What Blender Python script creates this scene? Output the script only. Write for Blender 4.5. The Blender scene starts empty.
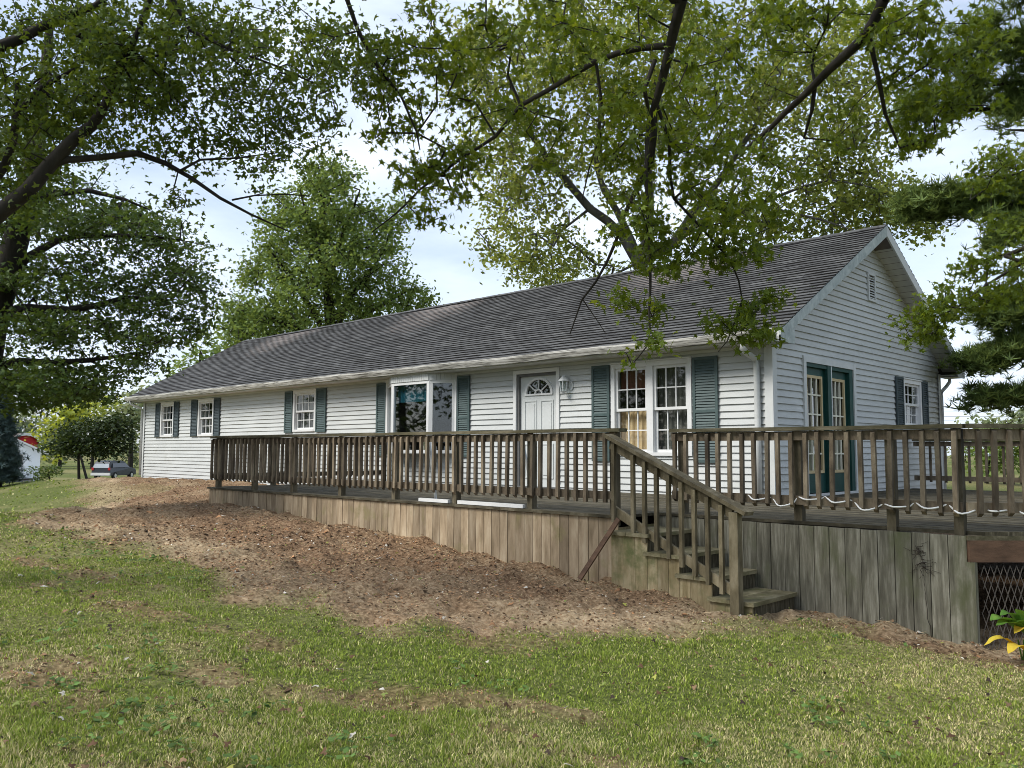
import bpy, math, random
import numpy as np
from mathutils import Vector, Matrix
R = math.radians
random.seed(7); rng = np.random.default_rng(11)
scene = bpy.context.scene
COL = scene.collection

# ------------------------------------------------------------------ camera
F, YAW, PIT, ROL = 839.2, -0.77396, 0.07998, 0.003725
CAM = np.array([5.6835, -11.1034, 0.6612])
fd = np.array([math.sin(YAW)*math.cos(PIT), math.cos(YAW)*math.cos(PIT), math.sin(PIT)])
rt = np.array([math.cos(YAW), -math.sin(YAW), 0.0]); up = np.cross(rt, fd)
r2 = rt*math.cos(ROL)+up*math.sin(ROL); u2 = -rt*math.sin(ROL)+up*math.cos(ROL)
cam = bpy.data.objects.new('camera', bpy.data.cameras.new('camera'))
COL.objects.link(cam); scene.camera = cam
m = Matrix(((r2[0], u2[0], -fd[0], CAM[0]), (r2[1], u2[1], -fd[1], CAM[1]), (r2[2], u2[2], -fd[2], CAM[2]), (0, 0, 0, 1)))
cam.matrix_world = m
cam.data.sensor_width = 36; cam.data.lens = F/1024*36; cam.data.clip_end = 3000; cam.data.clip_start = 0.05

def at(px, py, D):
    v = fd*F+r2*(px-512)-u2*(py-384)
    return CAM+v/np.linalg.norm(v)*D

# ------------------------------------------------------------------ world, sun, exposure
SUN_EL, SUN_AZ = 46, 205        # azimuth: direction the sun stands in, clockwise from +Y
w = bpy.data.worlds.new('World'); scene.world = w; w.use_nodes = True
nt = w.node_tree; nt.nodes.clear()
N = nt.nodes.new; L = nt.links.new
sky = N('ShaderNodeTexSky'); sky.sky_type = 'NISHITA'; sky.sun_disc = False
sky.sun_elevation = R(SUN_EL); sky.sun_rotation = R(SUN_AZ); sky.air_density = 1.0; sky.dust_density = 1.5
tc = N('ShaderNodeTexCoord'); mp = N('ShaderNodeMapping'); mp.inputs['Scale'].default_value = (1.0, 1.0, 3.2)
n1 = N('ShaderNodeTexNoise'); n1.inputs['Scale'].default_value = 2.6; n1.inputs['Detail'].default_value = 9; n1.inputs['Roughness'].default_value = .55
cr = N('ShaderNodeValToRGB'); cr.color_ramp.elements[0].position = .36; cr.color_ramp.elements[1].position = .66
cr.color_ramp.elements[0].color = (.36, .36, .36, 1); cr.color_ramp.elements[1].color = (.97, .97, .97, 1)
mx = N('ShaderNodeMix'); mx.data_type = 'RGBA'; mx.inputs[7].default_value = (5.8, 6.5, 7.6, 1)
bg = N('ShaderNodeBackground'); bg.inputs['Strength'].default_value = .1; out = N('ShaderNodeOutputWorld')
L(tc.outputs['Generated'], mp.inputs['Vector']); L(mp.outputs['Vector'], n1.inputs['Vector']); L(n1.outputs['Fac'], cr.inputs['Fac'])
L(cr.outputs['Color'], mx.inputs[0]); L(sky.outputs['Color'], mx.inputs[6]); L(mx.outputs[2], bg.inputs['Color']); L(bg.outputs[0], out.inputs['Surface'])
sun = bpy.data.objects.new('sun', bpy.data.lights.new('sun', 'SUN')); COL.objects.link(sun)
sun.data.energy = 2.3; sun.data.angle = R(24); sun.data.color = (1, .965, .90)
sd = Vector((math.sin(R(SUN_AZ))*math.cos(R(SUN_EL)), math.cos(R(SUN_AZ))*math.cos(R(SUN_EL)), math.sin(R(SUN_EL))))
sun.rotation_euler = sd.to_track_quat('Z', 'Y').to_euler(); sun.location = (0, -20, 30)
vs = scene.view_settings
scene.display_settings.display_device = 'sRGB'; vs.view_transform = 'Standard'; vs.look = 'None'; vs.gamma = 1; vs.use_curve_mapping = False
vs.exposure = 0.85
scene.cycles.filter_width = 0.9

# ------------------------------------------------------------------ materials
def new_mat(name):
    mt = bpy.data.materials.new(name); mt.use_nodes = True
    return mt, mt.node_tree, mt.node_tree.nodes['Principled BSDF']

def mat(name, ramp, scale=4, stretch=(1, 1, 1), rough=.8, island=0, objvar=0, bump=0, bscale=60, detail=6, spec=.3, metal=0, translucent=0, mult=None):
    """ramp: list of (pos, (r,g,b)). noise in object space -> ramp, with per-piece brightness variation"""
    mt, t, p = new_mat(name); N = t.nodes.new; L = t.links.new
    tc = N('ShaderNodeTexCoord'); mp = N('ShaderNodeMapping'); mp.inputs['Scale'].default_value = stretch
    no = N('ShaderNodeTexNoise'); no.inputs['Scale'].default_value = scale; no.inputs['Detail'].default_value = detail; no.inputs['Roughness'].default_value = .62
    L(tc.outputs['Object'], mp.inputs[0]); L(mp.outputs[0], no.inputs['Vector'])
    geo = N('ShaderNodeNewGeometry'); oi = N('ShaderNodeObjectInfo')
    add = N('ShaderNodeMath'); add.operation = 'MULTIPLY_ADD'
    # offset the noise with the piece's own random number
    comb = N('ShaderNodeMath'); comb.operation = 'ADD'; L(geo.outputs['Random Per Island'], comb.inputs[0]); L(oi.outputs['Random'], comb.inputs[1])
    if island or objvar:
        va = N('ShaderNodeVectorMath'); va.operation = 'ADD'; sc = N('ShaderNodeMath'); sc.operation = 'MULTIPLY'; sc.inputs[1].default_value = 37.0
        L(comb.outputs[0], sc.inputs[0]); L(mp.outputs[0], va.inputs[0]); L(sc.outputs[0], va.inputs[1]); L(va.outputs[0], no.inputs['Vector'])
    rp = N('ShaderNodeValToRGB'); e = rp.color_ramp.elements
    while len(e) < len(ramp): e.new(.5)
    for i, (a, c) in enumerate(ramp): e[i].position = a; e[i].color = (*c, 1)
    L(no.outputs['Fac'], rp.inputs['Fac']); col = rp.outputs['Color']
    for amt, src in ((island, geo.outputs['Random Per Island']), (objvar, oi.outputs['Random'])):
        if amt:
            hs = N('ShaderNodeHueSaturation'); mr = N('ShaderNodeMapRange'); mr.inputs[3].default_value = 1-amt; mr.inputs[4].default_value = 1+amt
            L(src, mr.inputs[0]); L(mr.outputs[0], hs.inputs['Value']); L(col, hs.inputs['Color']); col = hs.outputs['Color']
    if mult:   # large blotches of dirt: (scale, dark colour, lo, hi, stretch)
        n2 = N('ShaderNodeTexNoise'); n2.inputs['Scale'].default_value = mult[0]; n2.inputs['Detail'].default_value = 7; n2.inputs['Roughness'].default_value = .65
        m2 = N('ShaderNodeMapping'); m2.inputs['Scale'].default_value = mult[4] if len(mult) > 4 else (1, 1, 1); L(tc.outputs['Object'], m2.inputs[0]); L(m2.outputs[0], n2.inputs['Vector'])
        r3 = N('ShaderNodeMapRange'); r3.inputs[1].default_value = mult[2]; r3.inputs[2].default_value = mult[3]; L(n2.outputs['Fac'], r3.inputs[0])
        mm = N('ShaderNodeMix'); mm.data_type = 'RGBA'; L(r3.outputs[0], mm.inputs[0]); L(col, mm.inputs[6]); mm.inputs[7].default_value = (*mult[1], 1); col = mm.outputs[2]
    L(col, p.inputs['Base Color']); p.inputs['Roughness'].default_value = rough; p.inputs['Specular IOR Level'].default_value = spec; p.inputs['Metallic'].default_value = metal
    if bump:
        bn = N('ShaderNodeTexNoise'); bn.inputs['Scale'].default_value = bscale; bn.inputs['Detail'].default_value = 4
        L(mp.outputs[0], bn.inputs['Vector']); b = N('ShaderNodeBump'); b.inputs['Strength'].default_value = bump; b.inputs['Distance'].default_value = .01
        L(bn.outputs['Fac'], b.inputs['Height']); L(b.outputs[0], p.inputs['Normal'])
    if translucent:
        tr = N('ShaderNodeBsdfTranslucent'); ms = N('ShaderNodeMixShader'); ms.inputs[0].default_value = translucent
        hs = N('ShaderNodeHueSaturation'); hs.inputs['Value'].default_value = 1.5; hs.inputs['Saturation'].default_value = 1.1; hs.inputs['Hue'].default_value = .47
        L(col, hs.inputs['Color']); L(hs.outputs[0], tr.inputs['Color'])
        o = t.nodes['Material Output']; L(p.outputs[0], ms.inputs[1]); L(tr.outputs[0], ms.inputs[2]); L(ms.outputs[0], o.inputs['Surface'])
    return mt

M = {}
M['siding'] = mat('siding', [(.3, (.435, .45, .44)), (.7, (.52, .535, .52))], 1.3, (1, 1, 3), .55, bump=.15, bscale=25, mult=(1.7, (.36, .37, .33), .60, .80, (.6, .6, 1.6)))
M['trim'] = mat('white_trim', [(.3, (.48, .50, .49)), (.7, (.58, .59, .575))], 3, (1, 1, 1), .5, mult=(5, (.40, .40, .37), .62, .8))
M['vinyl'] = mat('white_vinyl', [(.3, (.60, .61, .60)), (.7, (.68, .68, .67))], 3, (1, 1, 1), .4)
M['rake'] = mat('weathered_rake', [(.35, (.27, .31, .30)), (.65, (.42, .46, .44))], 9, (1, 1, .6), .6, bump=.2, mult=(16, (.55, .57, .54), .58, .72))
M['gutter'] = mat('stained_gutter', [(.34, (.16, .15, .13)), (.46, (.42, .41, .37)), (.60, (.60, .59, .55))], 3.0, (.5, 1, 14), .5, mult=(3.2, (.05, .047, .04), .50, .60, (.6, 1, 26)))
M['soffit'] = mat('soffit', [(.3, (.46, .46, .42)), (.7, (.58, .58, .53))], 4, (1, 1, 1), .6)
M['wood'] = mat('weathered_wood', [(.28, (.05, .038, .024)), (.45, (.12, .093, .062)), (.62, (.215, .175, .12)), (.8, (.20, .19, .12))], 5, (1.6, 1.6, .5), .85, island=.25, objvar=.42, bump=.4, bscale=40)
M['steprail'] = mat('brown_green_rail', [(.28, (.055, .044, .024)), (.5, (.135, .112, .066)), (.7, (.24, .205, .135))], 5, (1.6, 1.6, .6), .88, island=.2, objvar=.25, bump=.4, bscale=40)
M['postwood'] = mat('dark_posts', [(.28, (.04, .032, .018)), (.5, (.095, .08, .05)), (.7, (.17, .145, .10))], 5, (1.6, 1.6, .5), .9, objvar=.25, bump=.4, bscale=40)
M['woodtop'] = mat('mossy_wood', [(.28, (.03, .028, .015)), (.5, (.085, .075, .042)), (.68, (.16, .14, .095)), (.8, (.10, .12, .05))], 6, (.5, 1.8, 1.8), .85, island=.25, bump=.4, bscale=40)
M['deckfloor'] = mat('dark_mossy_boards', [(.3, (.022, .019, .011)), (.5, (.062, .053, .032)), (.66, (.135, .118, .082)), (.8, (.09, .085, .045))], 5, (.8, 7, 1), .9, island=.35, bump=.4, bscale=40)
M['steps'] = mat('mossy_steps', [(.28, (.07, .062, .030)), (.5, (.165, .145, .082)), (.72, (.29, .255, .165))], 6, (1, .5, 1.6), .85, island=.22, bump=.4, bscale=40, mult=(5, (.115, .12, .045), .52, .70))
M['skirt'] = mat('tan_skirt_boards', [(.3, (.17, .125, .075)), (.5, (.30, .23, .15)), (.7, (.42, .345, .24))], 4, (2.5, 2.5, .5), .8, island=.28, bump=.3, bscale=40, mult=(3.2, (.20, .17, .08), .56, .72, (1, 1, .8)))
M['skirtgrey'] = mat('grey_skirt_boards', [(.28, (.065, .060, .042)), (.5, (.155, .145, .108)), (.72, (.31, .295, .235))], 5, (5, 5, .5), .85, island=.22, bump=.4, bscale=40, mult=(3, (.10, .105, .055), .52, .72, (1.4, 1.4, .6)))
M['steppanel'] = mat('green_stained_boards', [(.3, (.16, .125, .06)), (.5, (.27, .215, .12)), (.7, (.38, .32, .20))], 5, (3, 3, .6), .85, island=.2, bump=.3, mult=(3, (.12, .13, .05), .48, .66))
M['beam'] = mat('brown_beam', [(.3, (.07, .04, .025)), (.7, (.155, .09, .055))], 5, (1, 1, 3), .8, bump=.3)
M['bark'] = mat('bark', [(.3, (.014, .012, .010)), (.6, (.036, .031, .026)), (.8, (.065, .058, .048))], 6, (1, 1, .4), .95, bump=.8, bscale=30)
M['barkgrey'] = mat('grey_bark', [(.3, (.05, .047, .042)), (.6, (.12, .115, .10))], 4, (1, 1, .4), .95, bump=.8, bscale=20)
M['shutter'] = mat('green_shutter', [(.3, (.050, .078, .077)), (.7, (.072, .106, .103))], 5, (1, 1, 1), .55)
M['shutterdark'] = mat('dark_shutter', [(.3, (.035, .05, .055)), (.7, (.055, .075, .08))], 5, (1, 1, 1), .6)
M['doorgreen'] = mat('green_door', [(.3, (.008, .045, .038)), (.7, (.014, .065, .055))], 5, (1, 1, 1), .45)
M['sash_tan'] = mat('tan_sash', [(.3, (.42, .33, .17)), (.7, (.52, .42, .24))], 5, (1, 1, 1), .5)
M['sash_cream'] = mat('cream_muntin', [(.3, (.62, .60, .48)), (.7, (.7, .68, .56))], 5, (1, 1, 1), .5)
M['door'] = mat('white_door', [(.3, (.52, .54, .53)), (.7, (.58, .60, .59))], 2, (1, 1, 1), .45)
M['jamb'] = mat('dark_jamb', [(.3, (.10, .10, .10)), (.7, (.16, .16, .155))], 2, (1, 1, 1), .5)
M['curtain_white'] = mat('white_curtain', [(.3, (.20, .195, .19)), (.7, (.30, .29, .285))], 8, (1, 1, 1), .9)
M['curtain_grey'] = mat('grey_curtain', [(.3, (.06, .06, .055)), (.7, (.10, .095, .09))], 8, (1, 1, 1), .9)
M['curtain_tan'] = mat('tan_curtain', [(.3, (.60, .41, .22)), (.7, (.78, .57, .33))], 8, (6, 1, .3), .9)
M['curtain_red'] = mat('rust_valance', [(.3, (.13, .045, .03)), (.7, (.20, .08, .05))], 8, (1, 1, 1), .9)
M['curtain_cream'] = mat('cream_blind', [(.3, (.40, .37, .25)), (.7, (.5, .46, .32))], 8, (1, 1, 1), .9)
M['teal'] = mat('teal_valance', [(.3, (.010, .09, .13)), (.7, (.02, .13, .18))], 8, (1, 1, 1), .9)
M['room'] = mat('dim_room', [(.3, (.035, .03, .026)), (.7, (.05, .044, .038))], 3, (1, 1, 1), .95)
M['screen'] = mat('insect_screen', [(.3, (.10, .095, .082)), (.7, (.14, .13, .115))], 3, (1, 1, 1), .95)
M['lampmetal'] = mat('white_lamp_metal', [(.3, (.5, .52, .52)), (.7, (.62, .64, .64))], 20, (1, 1, 1), .4)
M['terracotta'] = mat('tan_pot', [(.3, (.35, .28, .18)), (.7, (.42, .34, .22))], 8, (1, 1, 1), .8)
M['redbarn'] = mat('red_barn_boards', [(.3, (.33, .014, .02)), (.7, (.45, .025, .03))], 2, (1, 1, 1), .7)
M['shedwhite'] = mat('white_shed', [(.3, (.66, .72, .78)), (.7, (.74, .78, .82))], 2, (1, 1, 1), .6)
M['shedroof'] = mat('grey_brown_roof', [(.3, (.13, .11, .10)), (.7, (.19, .165, .15))], 6, (1, 1, 1), .8)
M['carpaint'] = mat('dark_grey_car_paint', [(.3, (.022, .026, .03)), (.7, (.028, .032, .037))], 2, (1, 1, 1), .35, spec=.3)
M['rubber'] = mat('black_rubber', [(.3, (.015, .015, .015)), (.7, (.02, .02, .02))], 2, (1, 1, 1), .8)
M['chrome'] = mat('bright_metal', [(.3, (.5, .5, .5)), (.7, (.6, .6, .6))], 2, (1, 1, 1), .3, metal=1)
M['redlamp'] = mat('red_lens', [(.3, (.35, .02, .02)), (.7, (.4, .03, .03))], 2, (1, 1, 1), .3)
M['carglass'] = mat('dark_car_glass', [(.3, (.02, .024, .028)), (.7, (.03, .034, .04))], 2, (1, 1, 1), .08, spec=.8)
M['rearglass'] = mat('pale_car_glass', [(.3, (.30, .33, .35)), (.7, (.36, .39, .42))], 2, (1, 1, 1), .2)
M['shingle_edge_shadow'] = mat('shingle_edge_shadow', [(.3, (.012, .011, .011)), (.7, (.03, .028, .026))], 9, (1, 1, 1), .95)  # dark asphalt butt edges; near-black colour paints the shadow line of each course
M['plate'] = mat('white_plate', [(.3, (.6, .6, .6)), (.7, (.65, .65, .65))], 2, (1, 1, 1), .5)
M['cord'] = mat('white_cord', [(.3, (.74, .73, .70)), (.7, (.8, .8, .78))], 2, (1, 1, 1), .5)
M['wire'] = mat('rusty_wire', [(.3, (.05, .045, .04)), (.7, (.14, .12, .10))], 20, (1, 1, 1), .8)
M['gravel'] = mat('gravel', [(.3, (.48, .46, .43)), (.7, (.62, .60, .57))], 20, (1, 1, 1), .95)
M['stone'] = mat('paver', [(.3, (.10, .085, .06)), (.7, (.19, .16, .12))], 12, (1, 1, 1), .95, bump=.5)

def leafmat(name, cols, tr=.38, island=.28, scale=.7, rough=.6):
    return mat(name, cols, scale, (1, 1, 1), rough, island=island, translucent=tr, detail=3, spec=.25)
M['leaf_maple'] = leafmat('maple_leaves', [(.3, (.048, .080, .014)), (.55, (.082, .128, .022)), (.75, (.135, .180, .033))], .38)
M['leaf_dark'] = leafmat('dark_maple_leaves', [(.3, (.038, .070, .016)), (.55, (.065, .108, .023)), (.75, (.10, .148, .033))], .33)
M['leaf_shadetree'] = leafmat('deep_green_leaves', [(.3, (.018, .034, .010)), (.7, (.045, .07, .018))], .2)
M['leaf_over'] = leafmat('overhanging_leaves', [(.3, (.060, .098, .012)), (.55, (.105, .155, .020)), (.75, (.17, .215, .035))], .46)
M['leaf_sparse'] = leafmat('sparse_yellowing_leaves', [(.3, (.12, .16, .04)), (.5, (.19, .24, .055)), (.7, (.31, .34, .08))], .45, .4)
M['leaf_mid'] = leafmat('mid_green_leaves', [(.3, (.085, .14, .035)), (.55, (.135, .20, .05)), (.75, (.20, .26, .075))], .42)
M['leaf_yellow'] = leafmat('yellow_leaves', [(.3, (.16, .22, .04)), (.6, (.27, .32, .06)), (.8, (.34, .37, .12))], .5)
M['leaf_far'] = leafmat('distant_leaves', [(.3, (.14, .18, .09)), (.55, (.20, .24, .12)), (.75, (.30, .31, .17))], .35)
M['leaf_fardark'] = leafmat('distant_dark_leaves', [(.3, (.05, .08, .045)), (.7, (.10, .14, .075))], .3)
M['needle'] = leafmat('pine_needles', [(.3, (.07, .11, .038)), (.55, (.13, .19, .055)), (.75, (.21, .28, .085))], .35)
M['needleblue'] = leafmat('blue_needles', [(.3, (.04, .07, .065)), (.7, (.09, .13, .12))], .12)
M['hosta'] = leafmat('hosta_leaf', [(.3, (.07, .17, .03)), (.6, (.12, .25, .04)), (.8, (.2, .32, .06))], .3, .12, 9)
M['hosta_yellow'] = leafmat('yellow_hosta_leaf', [(.3, (.55, .36, .04)), (.6, (.72, .58, .07)), (.8, (.3, .3, .05))], .3, .1, 7)
M['vine'] = mat('dead_vine', [(.3, (.02, .015, .012)), (.7, (.05, .04, .03))], 10, (1, 1, 1), .9)

def roof_mat():
    mt, t, p = new_mat('asphalt_shingles'); N = t.nodes.new; L = t.links.new
    tc = N('ShaderNodeTexCoord'); mp = N('ShaderNodeMapping'); mp.inputs['Scale'].default_value = (1, 1.146, 0)
    L(tc.outputs['Object'], mp.inputs[0])
    bk = N('ShaderNodeTexBrick'); bk.inputs['Scale'].default_value = 1; bk.inputs['Brick Width'].default_value = .31; bk.inputs['Row Height'].default_value = .13
    bk.inputs['Mortar Size'].default_value = .006; bk.inputs['Mortar Smooth'].default_value = .1; bk.inputs['Bias'].default_value = -.1
    bk.inputs['Color1'].default_value = (.052, .052, .052, 1); bk.inputs['Color2'].default_value = (.118, .118, .116, 1); bk.inputs['Mortar'].default_value = (.02, .02, .02, 1)
    L(mp.outputs[0], bk.inputs['Vector'])
    no = N('ShaderNodeTexNoise'); no.inputs['Scale'].default_value = .55; no.inputs['Detail'].default_value = 8; no.inputs['Roughness'].default_value = .65
    L(mp.outputs[0], no.inputs['Vector'])
    mr = N('ShaderNodeMapRange'); mr.inputs[1].default_value = .3; mr.inputs[2].default_value = .7; mr.inputs[3].default_value = .84; mr.inputs[4].default_value = 1.1; L(no.outputs['Fac'], mr.inputs[0])
    n2 = N('ShaderNodeTexNoise'); n2.inputs['Scale'].default_value = 60; n2.inputs['Detail'].default_value = 3; L(mp.outputs[0], n2.inputs['Vector'])
    m2 = N('ShaderNodeMapRange'); m2.inputs[3].default_value = .55; m2.inputs[4].default_value = 1.45; L(n2.outputs['Fac'], m2.inputs[0])
    mu = N('ShaderNodeMath'); mu.operation = 'MULTIPLY'; L(mr.outputs[0], mu.inputs[0]); L(m2.outputs[0], mu.inputs[1])
    hs = N('ShaderNodeHueSaturation'); L(bk.outputs['Color'], hs.inputs['Color']); L(mu.outputs[0], hs.inputs['Value']); L(hs.outputs[0], p.inputs['Base Color'])
    p.inputs['Roughness'].default_value = .85; p.inputs['Specular IOR Level'].default_value = .3
    b = N('ShaderNodeBump'); b.inputs['Strength'].default_value = .5; b.inputs['Distance'].default_value = .004; L(n2.outputs['Fac'], b.inputs['Height']); L(b.outputs[0], p.inputs['Normal'])
    return mt
M['roof'] = roof_mat()

def glass_mat(name, tint=(.8, .85, .85), refl=1.0):
    mt, t, p = new_mat(name); N = t.nodes.new; L = t.links.new; t.nodes.remove(p)
    a = N('ShaderNodeBsdfTransparent'); a.inputs[0].default_value = (*tint, 1)
    g = N('ShaderNodeBsdfGlossy'); g.inputs['Roughness'].default_value = .02; g.inputs['Color'].default_value = (1, 1, 1, 1)
    f = N('ShaderNodeLayerWeight'); f.inputs['Blend'].default_value = .5
    pw = N('ShaderNodeMath'); pw.operation = 'POWER'; pw.inputs[1].default_value = 4.0; L(f.outputs['Facing'], pw.inputs[0])
    mu = N('ShaderNodeMath'); mu.operation = 'MULTIPLY_ADD'; mu.inputs[1].default_value = .9; mu.inputs[2].default_value = .06*refl; mu.use_clamp = True; L(pw.outputs[0], mu.inputs[0])
    ms = N('ShaderNodeMixShader'); L(mu.outputs[0], ms.inputs[0]); L(a.outputs[0], ms.inputs[1]); L(g.outputs[0], ms.inputs[2])
    L(ms.outputs[0], t.nodes['Material Output'].inputs['Surface'])
    return mt
M['glass'] = glass_mat('window_glass')
M['glassmirror'] = glass_mat('door_glass', (.55, .6, .58), 3.0)

def attr_mat(name, rough=.8, tr=0, spec=.2):
    mt, t, p = new_mat(name); N = t.nodes.new; L = t.links.new
    a = N('ShaderNodeAttribute'); a.attribute_name = 'tint'; L(a.outputs['Color'], p.inputs['Base Color'])
    p.inputs['Roughness'].default_value = rough; p.inputs['Specular IOR Level'].default_value = spec
    if tr:
        b = N('ShaderNodeBsdfTranslucent'); L(a.outputs['Color'], b.inputs['Color']); ms = N('ShaderNodeMixShader'); ms.inputs[0].default_value = tr
        L(p.outputs[0], ms.inputs[1]); L(b.outputs[0], ms.inputs[2]); L(ms.outputs[0], t.nodes['Material Output'].inputs['Surface'])
    return mt
M['blade'] = attr_mat('grass_blades', .55, .35, .3)
M['chips'] = attr_mat('soil_chips', .9)
M['litter'] = attr_mat('fallen_leaf', .7, .2)

# ------------------------------------------------------------------ object helpers
ORG = {}
def setp(o, label=None, cat=None, group=None, kind=None):
    if label: o['label'] = label
    if cat: o['category'] = cat
    if group: o['group'] = group
    if kind: o['kind'] = kind
    return o
def thing(name, label, cat, loc, group=None):
    o = bpy.data.objects.new(name, None); COL.objects.link(o); o.location = loc; o.empty_display_size = .2
    ORG[o.name] = np.array(loc, float); return setp(o, label, cat, group)

def np_mesh(name, V, Fs, material, parent=None, base=None, colors=None, smooth=False):
    """V: Nx3 world; Fs: list of int arrays (n,k)"""
    V = np.asarray(V, float).reshape(-1, 3)
    org = ORG[parent.name] if parent is not None else (np.array(base, float) if base is not None else np.array([0., 0., 0.]))
    me = bpy.data.meshes.new(name); me.vertices.add(len(V)); me.vertices.foreach_set('co', (V-org).astype(np.float32).ravel())
    Fs = [np.asarray(f, np.int32) for f in Fs if len(f)]
    nl = sum(f.size for f in Fs); npoly = sum(len(f) for f in Fs)
    me.loops.add(nl); me.loops.foreach_set('vertex_index', np.concatenate([f.ravel() for f in Fs]))
    tot = np.concatenate([np.full(len(f), f.shape[1], np.int32) for f in Fs]); st = np.concatenate([[0], np.cumsum(tot)[:-1]]).astype(np.int32)
    me.polygons.add(npoly); me.polygons.foreach_set('loop_start', st); me.polygons.foreach_set('loop_total', tot)
    me.polygons.foreach_set('use_smooth', np.full(npoly, smooth))
    me.update(calc_edges=True); me.validate()
    if colors is not None:
        at_ = me.attributes.new('tint', 'FLOAT_COLOR', 'POINT'); c = np.ones((len(V), 4), np.float32); c[:, :3] = colors; at_.data.foreach_set('color', c.ravel())
    me.materials.append(material)
    o = bpy.data.objects.new(name, me); COL.objects.link(o)
    if parent is not None: o.parent = parent
    else: o.location = org
    ORG[o.name] = org
    return o

class MB:
    """collects polygons; T maps local (u along, v outward, w up) to the world"""
    def __init__(s, T=None): s.V = []; s.F = []; s.T = T
    def add(s, vs, fs):
        n = len(s.V)
        for v in vs: s.V.append(s.T(*v) if s.T else tuple(v))
        for f in fs: s.F.append([n+i for i in f])
    def box(s, a0, a1, b0, b1, c0, c1):
        if a0 > a1: a0, a1 = a1, a0
        if b0 > b1: b0, b1 = b1, b0
        if c0 > c1: c0, c1 = c1, c0
        s.add([(a0, b0, c0), (a1, b0, c0), (a1, b1, c0), (a0, b1, c0), (a0, b0, c1), (a1, b0, c1), (a1, b1, c1), (a0, b1, c1)],
              [(0, 3, 2, 1), (4, 5, 6, 7), (0, 1, 5, 4), (1, 2, 6, 5), (2, 3, 7, 6), (3, 0, 4, 7)])
    def quad(s, a, b, c, d): s.add([a, b, c, d], [(0, 1, 2, 3)])
    def prism(s, poly, p, q):
        """poly: list of 2D offsets evaluated by functions p (start) and q (end) -> 3D"""
        n = len(poly); s.add([p(*x) for x in poly]+[q(*x) for x in poly], [tuple(range(n))[::-1], tuple(range(n, 2*n))]+[(i, (i+1) % n, n+(i+1) % n, n+i) for i in range(n)])
    def bar(s, P, Q, w, h, upv=(0, 0, 1)):
        P = Vector(P); Q = Vector(Q); d = (Q-P).normalized(); u = Vector(upv); sd_ = d.cross(u).normalized(); u = sd_.cross(d)
        c = [(-w/2, -h/2), (w/2, -h/2), (w/2, h/2), (-w/2, h/2)]
        s.prism(c, lambda a, b: tuple(P+sd_*a+u*b), lambda a, b: tuple(Q+sd_*a+u*b))
    def tube(s, pts, r, n=8, cap=True):
        pts = [Vector(p) for p in pts]; rs = r if isinstance(r, (list, tuple)) else [r]*len(pts); rings = []
        for i, p in enumerate(pts):
            d = (pts[min(i+1, len(pts)-1)]-pts[max(i-1, 0)]).normalized(); a = Vector((0, 0, 1)) if abs(d.z) < .9 else Vector((1, 0, 0))
            x = d.cross(a).normalized(); y = d.cross(x)
            rings.append([tuple(p+(x*math.cos(2*math.pi*k/n)+y*math.sin(2*math.pi*k/n))*rs[i]) for k in range(n)])
        V = [v for g in rings for v in g]; F_ = [(i*n+k, i*n+(k+1) % n, (i+1)*n+(k+1) % n, (i+1)*n+k) for i in range(len(pts)-1) for k in range(n)]
        if cap: F_ += [tuple(range(n))[::-1], tuple(range((len(pts)-1)*n, len(pts)*n))]
        s.add(V, F_)
    def build(s, name, material, parent=None, base=None, smooth=False, bevel=0):
        org = ORG[parent.name] if parent is not None else np.array(base if base is not None else (0, 0, 0), float)
        me = bpy.data.meshes.new(name); me.from_pydata([tuple(np.array(v)-org) for v in s.V], [], s.F); me.update()
        if smooth:
            for p in me.polygons: p.use_smooth = True
        me.materials.append(material); o = bpy.data.objects.new(name, me); COL.objects.link(o)
        if parent is not None: o.parent = parent
        else: o.location = org
        ORG[o.name] = org
        if bevel: b = o.modifiers.new('bevel', 'BEVEL'); b.width = bevel; b.segments = 2; b.limit_method = 'ANGLE'
        return o

FRONT = lambda u, v, w_: (u, -v, w_)          # long wall: u = x, outward = -y
GABLE = lambda u, v, w_: (v, u, w_)           # right gable wall: u = y, outward = +x

# ------------------------------------------------------------------ noise in numpy
def hash2(ix, iy, s=0):
    h = (ix.astype(np.int64)*374761393+iy.astype(np.int64)*668265263+s*1274126177) & 0xffffffff
    h = ((h ^ (h >> 13))*1274126177) & 0xffffffff
    return ((h ^ (h >> 16)) & 0xffff)/65535.0
def vnoise(x, y, s=0):
    ix = np.floor(x); iy = np.floor(y); fx = x-ix; fy = y-iy; fx = fx*fx*(3-2*fx); fy = fy*fy*(3-2*fy)
    a = hash2(ix, iy, s); b = hash2(ix+1, iy, s); c = hash2(ix, iy+1, s); d = hash2(ix+1, iy+1, s)
    return (a*(1-fx)+b*fx)*(1-fy)+(c*(1-fx)+d*fx)*fy
def fbm(x, y, s=0, o=4):
    v = 0; a = .5; t = 0
    for i in range(o): v = v+a*vnoise(x*2**i+17*i, y*2**i-9*i, s+i); t += a; a *= .5
    return v/t

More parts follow.
